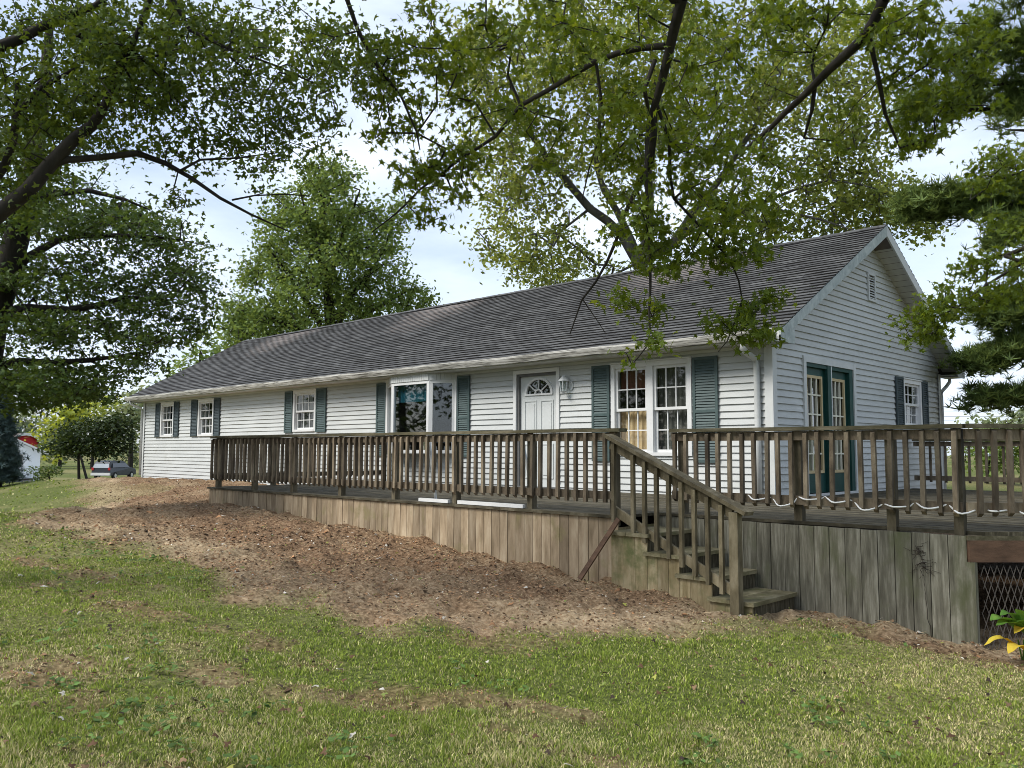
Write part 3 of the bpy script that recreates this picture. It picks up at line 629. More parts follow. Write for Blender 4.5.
# ---- porch lamp beside the door
mb = MB(FRONT); x0 = -3.80
mb.prism([(.045*math.cos(t*math.pi/4), .085*math.sin(t*math.pi/4)) for t in range(8)], lambda p, q: (x0+.09+p, .012, 1.80+q), lambda p, q: (x0+.09+p, .035, 1.80+q))
mb.tube([(x0+.09, .035, 1.83), (x0+.07, .09, 1.90), (x0+.02, .12, 1.93), (x0, .125, 1.90)], .01, 6)
lamp = mb.build('porch_lamp', M['lampmetal'], house); lamp['label'] = 'white lantern lamp on a curved arm beside the front door'
mb = MB(FRONT); hexr = lambda r, z, n=6: [(x0+r*math.cos(i*math.pi/3), .125+r*math.sin(i*math.pi/3), z) for i in range(n)]
V = hexr(.02, 1.98)+hexr(.035, 1.95)+hexr(.095, 1.885)+hexr(.095, 1.875); mb.add(V, [(0, 1, 2, 3, 4, 5)]+[(j*6+i, j*6+(i+1) % 6, j*6+6+(i+1) % 6, j*6+6+i) for j in range(3) for i in range(6)]+[(18, 19, 20, 21, 22, 23)])
for i in range(6):
    a_ = hexr(.078, 1.875)[i]; b_ = hexr(.05, 1.70)[i]; mb.bar(a_, b_, .01, .01, (0, 1, 0))
V = hexr(.055, 1.70)+hexr(.03, 1.675)+hexr(.006, 1.65); mb.add(V, [(0, 1, 2, 3, 4, 5)]+[(j*6+i, j*6+(i+1) % 6, j*6+6+(i+1) % 6, j*6+6+i) for j in range(2) for i in range(6)]); mb.build('lantern', M['lampmetal'], lamp)
mb = MB(FRONT); V = hexr(.074, 1.874)+hexr(.046, 1.701); mb.add(V, [(i, (i+1) % 6, 6+(i+1) % 6, 6+i) for i in range(6)]); mb.build('pane', M['glass'], lamp)
# ---- french doors in the gable
mb = MB(GABLE); a, b, z0, z1 = GD
mb.box(a, a+.09, -.12, .042, z0, z1); mb.box(b-.09, b, -.12, .042, z0, z1); mb.box(a+.09, b-.09, -.12, .04, z1-.09, z1); mb.box(a+.0, b-.0, .042, .06, z0-.0, z0+.04)
fd_ = mb.build('french_doors', M['trim'], house); fd_['label'] = 'pair of dark green glazed doors with tan sashes in the gable wall'
mb = MB(GABLE); c = (a+b)/2; mb.box(a+.09, a+.12, -.11, .02, z0, z1-.09); mb.box(b-.22, b-.09, -.11, .02, z0, z1-.09); mb.box(c-.1, c+.02, -.11, .025, z0, z1-.09); mb.box(a+.12, b-.22, -.11, .015, z1-.15, z1-.09); mb.build('door_frame', M['doorgreen'], fd_)
mb = MB(GABLE); mb.box(c+.02, c+.05, -.09, .03, z0, z1-.09); mb.build('centre_strip', M['trim'], fd_)
for (p, q) in ((a+.12, c-.1), (c+.05, b-.22)):
    mb = MB(GABLE); e = .10; mb.box(p, p+e, -.085, -.045, .04, z1-.15); mb.box(q-e, q, -.085, -.045, .04, z1-.15); mb.box(p+e, q-e, -.085, -.045, .04, .34); mb.box(p+e, q-e, -.085, -.045, z1-.27, z1-.15); dl = mb.build('door_leaf', M['doorgreen'], fd_)
    mb = MB(GABLE); zz0, zz1 = .34, z1-.27; p2, q2 = p+e, q-e; s_ = .045
    mb.box(p2, p2+s_*.6, -.05, -.025, zz0, zz1); mb.box(q2-s_, q2, -.05, -.02, zz0, zz1); mb.box(p2+s_*.6, q2-s_, -.05, -.025, zz0, zz0+s_); mb.box(p2+s_*.6, q2-s_, -.05, -.025, zz1-s_, zz1); mb.build('tan_sash', M['sash_tan'], fd_)
    mb = MB(GABLE)
    for i in range(1, 3): cc = p2+(q2-p2)*i/3; mb.box(cc-.011, cc+.011, -.055, -.03, zz0+s_, zz1-s_)
    for j in range(1, 5): cc = zz0+(zz1-zz0)*j/5; mb.box(p2+.03, q2-s_, -.052, -.032, cc-.012, cc+.012)
    mb.build('muntins', M['sash_cream'], fd_)
    mb = MB(GABLE); mb.quad((p2, -.058, zz0), (q2, -.058, zz0), (q2, -.058, zz1), (p2, -.058, zz1)); mb.build('pane', M['glassmirror'], fd_)
    mb = MB(GABLE); curtain(mb, p2, q2, zz0, zz0+.62, -.13, .006); mb.build('curtain', M['curtain_cream'], fd_)
room(GABLE, a+.05, b-.05, .02, z1-.05, fd_, -.121)
# gable vent
mb = MB(GABLE); p, q, r, t = 3.53, 3.86, 3.30, 3.80
mb.box(p, p+.04, .01, .045, r, t); mb.box(q-.04, q, .01, .045, r, t); mb.box(p+.04, q-.04, .01, .045, r, r+.04); mb.box(p+.04, q-.04, .01, .045, t-.04, t)
for i in range(9): z = r+.05+i*.045; mb.add([(p+.04, .04, z), (q-.04, .04, z), (q-.04, .018, z+.03), (p+.04, .018, z+.03)], [(0, 1, 2, 3)])
vent = mb.build('gable_vent', M['trim'], house); mb = MB(GABLE); mb.box(p+.04, q-.04, .012, .0165, r+.04, t-.04); mb.build('vent_backing', M['room'], vent)
# downspouts
def downspout(pts, r=.035):
    mb = MB(); mb.tube(pts, r, 10); return mb.build('downspout', M['trim'], house, smooth=True)
downspout([(-.19, -.47, 2.25), (-.19, -.46, 2.12), (-.19, -.35, 2.06), (-.19, -.12, 2.0), (-.19, -.07, 1.93), (-.19, -.065, 1.0), (-.19, -.065, .02)], .045)
downspout([(.08, 7.56, 2.25), (.08, 7.55, 2.12), (.06, 7.40, 2.02), (.04, 7.16, 1.9), (.04, 7.13, 1.8), (.04, 7.13, -.6)])
downspout([(WL-.06, -.47, 2.25), (WL-.06, -.45, 2.12), (WL-.06, -.1, 2.0), (WL-.06, -.07, 1.9), (WL-.06, -.07, -.15)])

# ------------------------------------------------------------------ DECK
deck = thing('deck', 'weathered wooden deck with spindle railing and steps along the front of the house', 'deck', (-3, -3, -.8))
YF, YR, XE, XC = -4.0, -3.32, .32, 3.43       # left front edge, right front edge, step side, chamfer start
def xmax(y):
    if y < YR-.001: return XE
    return min(XC+(y-YR), 5.0)
mb = MB(); y = YF-.03
while y < 5.4:
    y1 = min(y+.137, 5.4); a = -8.93; xm0, xm1 = xmax(y), xmax(y1)
    if y < 0.0: runs = [(-8.93, xm0, xm1)]
    else: runs = [(.03, xm0, xm1)]
    if y < 0 < y1: y1 = 0.0-.02
    for (s_, e0, e1) in runs:
        cuts = [s_]+sorted(random.uniform(s_+1, e0-1) for _ in range(2 if e0-s_ > 6 else 0))+[None]
        for i in range(len(cuts)-1):
            p = cuts[i]+.002; q0 = cuts[i+1]-.002 if cuts[i+1] else e0; q1 = cuts[i+1]-.002 if cuts[i+1] else e1; dz = random.uniform(-.003, .002)
            mb.add([(p, y, -.032), (q0, y, -.032), (q1, y1-.006, -.032), (p, y1-.006, -.032), (p, y, dz), (q0, y, dz), (q1, y1-.006, dz), (p, y1-.006, dz)], [(0, 3, 2, 1), (4, 5, 6, 7), (0, 1, 5, 4), (1, 2, 6, 5), (2, 3, 7, 6), (3, 0, 4, 7)])
    y = y1+.0 if y1 > y+.05 else y+.137
mb.build('deck_floor', M['deckfloor'], deck)
CH = (XC, YR); CE = (5.0, YR+5.0-XC)
for A, B in ((CH, CE), ((5.0, 5.4), (.05, 5.4))):
    mb = MB(); mb.bar((*A, -.052), (*B, -.052), .050, .038); mb.build('rim_board', M['woodtop'], deck)
def boards(A, B, ztop, zbot, m_, wdt=.14, off=.0, name='skirt', label=None):
    """vertical boards from A to B; zbot(x,y) gives the ground"""
    A = np.array(A, float); B = np.array(B, float); ln = np.linalg.norm(B-A); d = (B-A)/ln; nrm = np.array([d[1], -d[0]]); n = max(1, int(round(ln/wdt))); mb = MB()
    for i in range(n):
        s0 = ln*i/n+.003; s1 = ln*(i+1)/n-.003; P0 = A+d*s0; P1 = A+d*s1; o0 = off+random.uniform(-.004, .004); th = .018
        z0 = zbot(*(A+d*(s0+s1)/2)); q = [P0+nrm*o0, P1+nrm*o0, P1+nrm*(o0-th), P0+nrm*(o0-th)]; zt = ztop+random.uniform(-.004, .004)
        mb.add([(*c, z0) for c in q]+[(*c, zt) for c in q], [(0, 3, 2, 1), (4, 5, 6, 7), (0, 1, 5, 4), (1, 2, 6, 5), (2, 3, 7, 6), (3, 0, 4, 7)])
    o = mb.build(name, m_, deck)
    if label: o['label'] = label
    return o
gz = lambda x, y: float(ground0(np.array(x), np.array(y)))-.10
boards((-8.9, YF-.0), (XE-.02, YF-.0), -.037, gz, M['skirt'], .135, .0, label='low skirt of tan vertical boards')
boards((XE+.0, YR), (XC, YR), -.037, gz, M['skirtgrey'], .148, .0, label='tall skirt of grey green stained vertical boards')
boards((-8.9, -.05), (-8.9, YF), -.037, gz, M['skirt'], .135)
boards((XE-.02, YF), (XE-.02, YR), -.125, gz, M['steppanel'], .14)
boards((5.0, CE[1]), (5.0, 5.4), -.125, gz, M['skirtgrey'], .148)
# corner beam and wire panel under the cut-off corner
dch = np.array([1, 1])/math.sqrt(2)
mb = MB(); mb.bar((XC+.01, YR, -.160), (*CE, -.160), .045, .18); mb.build('beam', M['beam'], deck)
for t in (0.035, 1.1, 2.15):
    p = np.array(CH)+dch*t; mb = MB(); mb.box(p[0]-.035, p[0]+.035, p[1]-.035, p[1]+.035, gz(*p), -.251); mb.build('support_post', M['skirtgrey'], deck)
mb = MB(); ln = 2.2; nn = 44
Tl = lambda s_, z, v=0.0: (CH[0]+dch[0]*s_+.02, CH[1]+dch[1]*s_+.02-v*.0, z)
for i in range(-14, 46):
    for sg in (1, -1):
        s0 = i*.055; s1 = s0+.24*1.1*sg; pts = []
        for k in range(9):
            t = k/8; s_ = s0+(s1-s0)*t*1.0; z = -.28-.77*t
            if .07 < s_ < ln: pts.append(Tl(s_, z))
        if len(pts) > 1: mb.tube(pts, .004, 4, False)
mb.build('wire_mesh', M['wire'], deck)

def baluster_mesh():
    mb = MB(); h = .74; s_ = .019
    mb.add([(-s_, -s_, .03), (s_, -s_, .03), (s_, s_, 0), (-s_, s_, 0), (-s_, -s_, h-.02), (s_, -s_, h-.02), (s_, s_, h), (-s_, s_, h)], [(0, 3, 2, 1), (4, 5, 6, 7), (0, 1, 5, 4), (1, 2, 6, 5), (2, 3, 7, 6), (3, 0, 4, 7)])
    me = bpy.data.meshes.new('baluster'); me.from_pydata(mb.V, [], mb.F); me.update(); me.materials.append(M['wood']); return me
BME = baluster_mesh(); DO = ORG[deck.name]
stuffb = MB(); NB = [0]
def railing(A, B, posts, solo=True, spacing=.1335, start=.06, zoff=0, cap_over=0.0):
    A = np.array(A, float); B = np.array(B, float); ln = np.linalg.norm(B-A); d = (B-A)/ln; nrm = np.array([d[1], -d[0]]); ang = math.atan2(d[1], d[0])
    P = lambda s_, v: tuple(A+d*s_+nrm*v)
    # cap and rails in lengths
    cut = [0]+[s_ for s_ in posts if 1 < s_ < ln-1][1::2]+[ln+cap_over]
    cap = MB(); rl = MB()
    for a, b in zip(cut[:-1], cut[1:]):
        dz = random.uniform(-.004, .004); sk = random.uniform(-.006, .006)
        cap.bar((*P(a+.002, -.01+sk), .89+dz), (*P(b-.002, -.01), .89-dz*.5), .145, .036)
        rl.bar((*P(a+.004, .0), .822), (*P(min(b, ln)-.004, .0), .822), .036, .088); rl.bar((*P(a+.004, .0), .20), (*P(min(b, ln)-.004, .0), .20), .036, .085)
    cap.build('cap_rail', M['woodtop'], deck); rl.build('rail', M['wood'], deck)
    for s_ in posts:
        pm = MB(); x, y = P(s_, -.065); c, s2 = math.cos(ang), math.sin(ang)
        q = [(x+c*i-s2*j, y+s2*i+c*j) for i, j in ((-.04, -.04), (.04, -.04), (.04, .04), (-.04, .04))]
        pm.add([(*k, -.125) for k in q]+[(*k, .87) for k in q], [(0, 3, 2, 1), (4, 5, 6, 7), (0, 1, 5, 4), (1, 2, 6, 5), (2, 3, 7, 6), (3, 0, 4, 7)]); pm.build('post', M['postwood'], deck)
    s_ = start
    while s_ < ln-.03:
        x, y = P(s_+random.uniform(-.008, .008), .038); z = .125+random.uniform(-.006, .004)
        if solo and NB[0] < 100:
            o = bpy.data.objects.new('baluster', BME); COL.objects.link(o); o.parent = deck; o.location = (x-DO[0], y-DO[1], z-DO[2]); o.rotation_euler = (random.uniform(-.008, .008), random.uniform(-.012, .012), ang); NB[0] += 1
        else: stuffb.box(x-.019, x+.019, y-.019, y+.019, z, z+.74)
        s_ += spacing
# the railing near the camera first, so that the hundred single balusters are the ones seen largest
XS = 0.50
railing((XS, YR+.03), (XC-.02, YR+.03), [.1, 1.42, 2.30, 2.86], cap_over=.03)
railing((XC+.0, YR+.035), (XC+1.47, YR+.035+1.47), [1.15, 2.0], cap_over=.04, start=.09)
railing((-8.86, YF+.03), (XE-.06, YF+.03), [.12, 1.42, 2.66, 3.99, 5.28, 6.53, 7.84, 9.05], start=.05, cap_over=.08)
railing((-8.86, -.08), (-8.86, YF+.05), [.1, 1.4, 2.7, 3.8], False)
railing((5.0, CE[1]), (5.0, 5.3), [.1, 1.8, 3.6, 5.4, 7.0], False)
railing((4.95, 5.33), (.08, 5.33), [.1, 1.5, 3.0, 4.7], False)
so = stuffb.build('balusters', M['wood'], deck); so['kind'] = 'stuff'

# ---- steps (a part of the deck)
TN = [(.80, -.150), (1.17, -.325), (1.52, -.500), (1.93, -.675)]   # nose x, top z
YA, YB = -4.19, YR-.03
mb = MB(); sk = MB(); rsl = []
for i, (nx_, tz) in enumerate(TN):
    x0 = (TN[i-1][0]-.06) if i else XE-.06
    w2 = (nx_-x0)/2
    mb.box(x0, x0+w2-.003, YA, YB, tz-.036, tz); mb.box(x0+w2+.003, nx_, YA, YB, tz-.036, tz)
    rs = MB(); rs.box(nx_-.045, nx_-.022, YA+.06, YB-.01, tz-.22 if i < 3 else -.93, tz-.037); rsl.append(rs)
    xa = TN[i-1][0]-.03 if i else XE+.004; k = max(1, int(round((nx_-.03-xa)/.13)))
    for j in range(k):
        a_ = xa+(nx_-.03-xa)*j/k; b_ = xa+(nx_-.03-xa)*(j+1)/k; sk.box(a_+.002, b_-.002, YA+.035, YA+.055, gz((a_+b_)/2, YA), tz-.038)
stp = mb.build('steps', M['steps'], deck); stp['label'] = 'mossy wooden steps with a single handrail'
[q.build('riser', M['deckfloor'], stp) for q in rsl]; sk.build('side_panel', M['steppanel'], stp)
mb = MB(); mb.box(1.745, 1.832, -4.275, -4.19, -.96, .12); mb.build('newel_post', M['steprail'], stp)
yy = -4.085; ra, rb = (.24, .83), (1.80, .155)
ye = -4.225; ly = lambda x: yy+(ye-yy)*(x-ra[0])/(rb[0]-ra[0])
rb = (1.86, .14); mb = MB(); mb.bar((ra[0], yy, ra[1]), (rb[0]+.06, ye, rb[1]-.026), .14, .036); mb.bar((ra[0]+.03, yy+.01, ra[1]-.095), (1.745, ly(1.745)+.01, .105), .036, .088); mb.build('handrail', M['steprail'], stp)
mb = MB(); mb.bar((.30, yy+.01, .06), (1.745, ly(1.745)+.01, -.59), .036, .088); mb.build('lower_rail', M['steprail'], stp)
for i in range(9):
    x = (.34, .60, .75, .90, 1.05, 1.20, 1.35, 1.50, 1.65)[i]
    zt = ra[1]+(rb[1]-ra[1])*(x-ra[0])/(rb[0]-ra[0])-.05; mb = MB(); mb.box(x-.019, x+.019, ly(x)-.052, ly(x)-.014, zt-.80, zt); mb.build('baluster', M['steprail'], stp)

# loose things about the deck
mb = MB(); mb.bar((.44, -4.18, -.02), (.13, -4.43, -.63), .05, .022, (0, 1, 0)); o = mb.build('loose_board', M['beam'], base=(.13, YA-.36, -.63)); setp(o, 'thin brown board leaning diagonally against the side of the deck steps', 'board')
for x0, x1, lab in ((-2.96, -2.38, 'short white plank lying on the deck edge under the railing'), (-2.2, -1.07, 'long white plank lying on the deck edge beside the middle post')):
    mb = MB(); mb.box(x0, x1, YF-.01, YF+.035, .004, .046); o = mb.build('white_plank', M['vinyl'], base=(x0, YF, .004)); setp(o, lab, 'plank', 'white planks on the deck edge')
for (a_, b_, lab) in (((-3.08, YF+.25, .86), (-2.83, YF+.18, .01), 'pale stick leaning inside the railing in front of the bay window'), ((-1.32, YF+.22, .86), (-1.03, YF+.17, .01), 'pale stick leaning inside the railing left of the front door')):
    mb = MB(); mb.bar(a_, b_, .035, .02, (0, 1, 0)); o = mb.build('leaning_stick', M['trim'], base=b_); setp(o, lab, 'stick', 'sticks leaning on the railing')
# white cord draped along the right railing, looping between spindles
pts = []; s_ = .9
P3 = lambda s_: (XS+s_, YR-.012) if XS+s_ < XC else (XC+(s_-(XC-XS))*.7071, YR+.02+(s_-(XC-XS))*.7071)
k = 0
while s_ < 5.0:
    for t in np.linspace(0, 1, 9)[:-1]:
        sp = .27; x, y = P3(s_+sp*t); sag = (.045+.03*math.sin(k*2.1))*4*t*(1-t); pts.append((x, y-.015+.05*math.cos(2*math.pi*t), .245-.02*math.sin(k*1.7)-sag-.012*s_))
    s_ += .27; k += 1
mb = MB(); mb.tube([(XS+.25, YR+.3, .03), (XS+.6, YR+.1, .2)]+pts, .008, 6); o = mb.build('white_rope', M['cord'], base=(XS+1, YR, .2), smooth=True); setp(o, 'white rope looped in shallow swags along the foot of the right deck railing', 'rope')
# white post cap / pipe in front of the corner: garden hose end going down beside the downspout is left to the cord

# dead vine on the grey skirt
mb = MB()
def vine(p, n, dx, dz, sp=.025):
    pts = [p]
    for i in range(n): q = pts[-1]; pts.append((q[0]+dx+random.uniform(-sp, sp), YR-.014+random.uniform(-.008, .004), q[2]+dz+random.uniform(-.012, .012)))
    mb.tube(pts, [.0032*(1-.6*i/len(pts)) for i in range(len(pts))], 5, False); return pts
main = vine((3.13, YR-.014, -.93), 22, -.004, .034, .006)
for k in range(26): q = main[random.randint(17, 22)]; vine(q, random.randint(4, 10), random.choice((-1, 1))*random.uniform(.002, .015), random.uniform(-.016, .008), .02)
o = mb.build('climbing_vine', M['vine'], base=(3.07, YR-.014, -.93)); setp(o, 'thin dead vine climbing the grey deck skirt boards', 'vine')

# ------------------------------------------------------------------ VEGETATION TOOLS
def rot_mats(n, up_bias=0.5, rnd=None):
    """random orientations whose z axis leans up; returns n x 3 x 3 with columns x,y,z"""
    z = rng.normal(0, 1, (n, 3)); z /= np.linalg.norm(z, axis=1)[:, None]; z[:, 2] = np.abs(z[:, 2])+up_bias; z /= np.linalg.norm(z, axis=1)[:, None]
    a = rng.normal(0, 1, (n, 3)); x = np.cross(a, z); x /= np.linalg.norm(x, axis=1)[:, None]; y = np.cross(z, x)
    return np.stack([x, y, z], -1)
def tmpl_maple():
    # five pointed lobes, slight cup
    an = [-90, -60, -28, -10, 12, 30, 50, 72, 90, 108, 130, 150, 168, 190, 208, 240]
    rr = [.18, .30, .62, .30, .80, .42, .36, .34, 1.0, .34, .36, .42, .80, .30, .62, .30]
    v = [(0, 0, 0)]+[(r*math.cos(R(a)), r*math.sin(R(a))+.05, -.22*r*r) for a, r in zip(an, rr)]
    return np.array(v)*.62, np.array([(0, 1+i, 1+(i+1) % 16) for i in range(16)])
def tmpl_star():
    an = [-90, -35, 10, 45, 90, 135, 170, 215]; rr = [.2, .55, .85, .40, 1.0, .40, .85, .55]
    v = [(0, 0, 0)]+[(r*math.cos(R(a)), r*math.sin(R(a)), -.2*r*r) for a, r in zip(an, rr)]
    return np.array(v)*.6, np.array([(0, 1+i, 1+(i+1) % 8) for i in range(8)])
def tmpl_leaf():
    return np.array([(0, -.5, 0), (.32, 0, -.05), (0, .55, -.08), (-.32, 0, -.05)]), np.array([(0, 1, 2), (0, 2, 3)])
def tmpl_tuft():
    v = []; f = []; r_ = random.Random(3)
    for k in range(13):
        a = r_.uniform(0, 2*math.pi); e = r_.uniform(.05, .8); d = np.array([math.cos(a)*math.cos(e), math.sin(a)*math.cos(e), math.sin(e)]); s_ = np.cross(d, [0, 0, 1.]); s_ /= np.linalg.norm(s_); q = s_*.062
        v += [q, -q, d*.8]; f.append((3*k, 3*k+1, 3*k+2))
    return np.array(v), np.array(f)
TM = dict(maple=tmpl_maple(), star=tmpl_star(), leaf=tmpl_leaf(), tuft=tmpl_tuft())
def leaves(name, C, size, shape, m_, parent, up_bias=.5, var=.35):
    tv, tf = TM[shape]; n = len(C); Rm = rot_mats(n, up_bias); s_ = size*(1+rng.uniform(-var, var, n))
    V = np.einsum('nij,kj->nki', Rm, tv)*s_[:, None, None]+C[:, None, :]
    Fc = tf[None]+(np.arange(n)*len(tv))[:, None, None]
    return np_mesh(name, V.reshape(-1, 3), [Fc.reshape(-1, 3)], m_, parent)
def frusta(P0, P1, R0, R1, n=5):
    d = P1-P0; ln = np.linalg.norm(d, axis=1)[:, None]; d = d/np.maximum(ln, 1e-6); a = np.where(np.abs(d[:, 2:3]) < .9, [[0, 0, 1.]], [[1., 0, 0]])
    x = np.cross(d, a); x /= np.linalg.norm(x, axis=1)[:, None]; y = np.cross(d, x); k = np.arange(n)*2*math.pi/n
    ring = x[:, None, :]*np.cos(k)[None, :, None]+y[:, None, :]*np.sin(k)[None, :, None]
    A = P0[:, None, :]+ring*R0[:, None, None]; B = P1[:, None, :]+d[:, None, :]*(R1[:, None, None]*.3)+ring*R1[:, None, None]
    V = np.concatenate([A, B], 1); m_ = len(P0); b = (np.arange(m_)*2*n)[:, None, None]; i = np.arange(n)
    q = np.stack([i, (i+1) % n, n+(i+1) % n, n+i], -1)[None]+b
    return V.reshape(-1, 3), q.reshape(-1, 4)
def skeleton(limbs, targets, step=.4, twig=.004, expo=.5, jitter=.12, droop=0.0, maxr=None):
    """limbs: list of (points, radii). targets: cluster points joined to the nearest wood. returns edges"""
    pos = []; par = []; rad = []; fixed = []
    for pts, rr in limbs:
        pts = np.array(pts, float); prev = -1
        # smooth resample
        t = np.arange(len(pts)); tt = []
        for i in range(len(pts)-1): m_ = max(1, int(np.linalg.norm(pts[i+1]-pts[i])/step)); tt += list(i+np.arange(m_)/m_)
        tt.append(len(pts)-1); tt = np.array(tt)
        def cr_(x):
            i = min(int(x), len(pts)-2); f = x-i; p0 = pts[max(i-1, 0)]; p1 = pts[i]; p2 = pts[i+1]; p3 = pts[min(i+2, len(pts)-1)]
            return .5*((2*p1)+(-p0+p2)*f+(2*p0-5*p1+4*p2-p3)*f*f+(-p0+3*p1-3*p2+p3)*f**3)
        for j, x in enumerate(tt):
            q = cr_(x)+(rng.normal(0, jitter*step*.25, 3) if 0 < j < len(tt)-1 else 0); pos.append(q); rad.append(float(np.interp(x, t, rr))); fixed.append(True)
            par.append(prev); prev = len(pos)-1
    nf = len(pos)
    POS = np.zeros((nf+len(targets)*60, 3)); POS[:nf] = pos; cnt = nf
    T = np.array(targets); 
    if len(T):
        d0 = np.array([np.min(np.linalg.norm(POS[:nf]-t, axis=1)) for t in T]); order = np.argsort(d0)
        for ti in order:
            t = T[ti]; D = np.linalg.norm(POS[:cnt]-t, axis=1); j = int(np.argmin(D)); d = D[j]; m_ = max(1, min(50, int(d/step))); p0 = POS[j].copy(); prev = j
            for k in range(1, m_+1):
                f = k/m_; q = p0*(1-f)+t*f; 
                if k < m_: q = q+rng.normal(0, jitter*step, 3)
                q[2] += droop*math.sin(math.pi*f)*d
                POS[cnt] = q; par.append(prev); rad.append(0); fixed.append(False); prev = cnt; cnt += 1
    n = cnt; par = np.array(par); cntd = np.zeros(n)
    haschild = np.zeros(n, bool); haschild[par[par >= 0]] = True
    cntd[~haschild] = 1
    for i in range(n-1, -1, -1):
        if cntd[i] == 0: cntd[i] = 1
        if par[i] >= 0 and not fixed[i]: cntd[par[i]] += cntd[i]
    rad = np.array(rad); rr = twig*cntd**expo
    for i in range(n):
        if not fixed[i]: rad[i] = min(rr[i], rad[par[i]]*.95 if par[i] >= 0 else 1e9)
    e = np.where(par >= 0)[0]
    fx = np.array(fixed); r0 = np.where(~fx[e] & fx[par[e]], np.minimum(rad[par[e]], rad[e]*1.4), rad[par[e]])
    return POS[par[e]], POS[e], r0, rad[e], POS[nf:n]
def tree(name, label, cat, base, limbs, targets, leaf_n, spread, size, shape, lm, bark, group=None, step=.4, twig=.004, up_bias=.5, flat=.6, droop=0.0, jitter=.12, alongtwigs=.0, expo=.5, leafmats=None):
    root = thing(name, label, cat, tuple(base), group)
    P0, P1, R0, R1, tw = skeleton(limbs, targets, step, twig, droop=droop, jitter=jitter, expo=expo)
    V, Q = frusta(P0, P1, R0, R1, 6); np_mesh('trunk', V, [Q], bark, root, smooth=True)
    T = np.array(targets); n = len(T); C = np.repeat(T, leaf_n, 0)+rng.normal(0, 1, (n*leaf_n, 3))*np.array([spread, spread, spread*flat])
    if alongtwigs and len(tw):
        k = int(alongtwigs*len(C)); i = rng.integers(0, len(tw), k); C = np.concatenate([C, tw[i]+rng.normal(0, 1, (k, 3))*np.array([spread, spread, spread*flat])*.55])
    leaves('crown', C, size, shape, lm, root, up_bias); return root

def blob_targets(blobs, thin=None):
    """blobs in picture position + distance: (px, py, D, rx, ry, rd, n)"""
    out = []
    for (px, py, D, rx, ry, rd, n) in blobs:
        k = 0
        while k < n:
            v = rng.uniform(-1, 1, 3)
            if v@v > 1: continue
            out.append(at(px+rx*v[0], py+ry*v[1], D+rd*v[2])); k += 1
    return out

# ------------------------------------------------------------------ TREES
pp = lambda L_: [at(*q) for q in L_]
# overhanging maple, trunk to the right of and behind the camera
TB = np.array([10.2, -9.6, -.95])
fork = np.array([9.8, -9.2, 3.6])
l1 = [fork, np.array([8.2, -8.6, 5.0]), np.array([6.2, -7.9, 5.4])]+pp([(700, -60, 6.4), (682, 0, 6.6), (668, 60, 6.7), (654, 110, 6.8), (650, 160, 6.8), (625, 215, 6.9), (608, 262, 7.0), (583, 300, 7.1), (570, 334, 7.1)])
l2 = pp([(665, 46, 6.7), (640, 48, 6.75), (595, 62, 6.8), (555, 88, 6.9), (520, 106, 7.0), (495, 135, 7.1), (460, 160, 7.3), (420, 190, 7.5), (395, 215, 7.6), (372, 232, 7.7)])
l3 = [fork, np.array([8.4, -7.2, 4.8]), np.array([6.8, -6.0, 5.2])]+pp([(915, -50, 7.6), (885, 0, 7.7), (860, 42, 7.8), (830, 70, 7.9), (800, 98, 8.0), (770, 128, 8.1), (742, 152, 8.2)])
l4 = pp([(650, 110, 6.8), (646, 170, 6.6), (650, 260, 6.6), (649, 330, 6.6), (648, 345, 6.6), (632, 365, 6.6)])
l5 = pp([(596, 62, 6.8), (602, 100, 6.8), (604, 125, 6.8), (590, 165, 6.8), (582, 200, 6.8)])
l6 = pp([(655, 100, 6.8), (668, 140, 6.8), (674, 200, 6.9), (700, 225, 7.0), (730, 262, 7.1), (742, 300, 7.1), (735, 335, 7.1)])
l7 = pp([(655, 60, 6.7), (645, 90, 6.6), (650, 118, 6.7)])
l8 = pp([(868, 30, 7.8), (878, 80, 7.8), (885, 115, 7.9), (900, 148, 8.0)])
l9 = pp([(815, 84, 8.0), (812, 110, 8.0), (804, 138, 8.1)])
l10 = pp([(570, 334, 7.1), (566, 300, 7.1)])
l11 = pp([(583, 300, 7.1), (598, 322, 7.1), (606, 334, 7.1)])
l12 = pp([(742, 300, 7.1), (728, 340, 7.1), (718, 352, 7.1)])
limbs = [([TB, TB+[-.1, .1, 1.5], fork+[.1, -.1, -.8], fork, fork+[-.2, .3, 3.2]], [.34, .27, .24, .2, .12]),
         (l1, [.11, .08, .065, .048, .042, .036, .030, .024, .018, .012, .008, .005]), (l2, [.025, .023, .021, .019, .017, .014, .012, .010, .007, .004]),
         (l3, [.12, .085, .068, .054, .046, .042, .036, .029, .022, .012]), (l4, [.016, .013, .012, .007, .006, .004]), (l5, [.013, .011, .009, .007, .004]), (l6, [.016, .013, .011, .011, .008, .006, .004]), (l7, [.018, .015, .012]),
         (l8, [.022, .019, .015, .009]), (l9, [.02, .016, .01]), (l11, [.006, .004, .003]), (l12, [.006, .004, .003])]
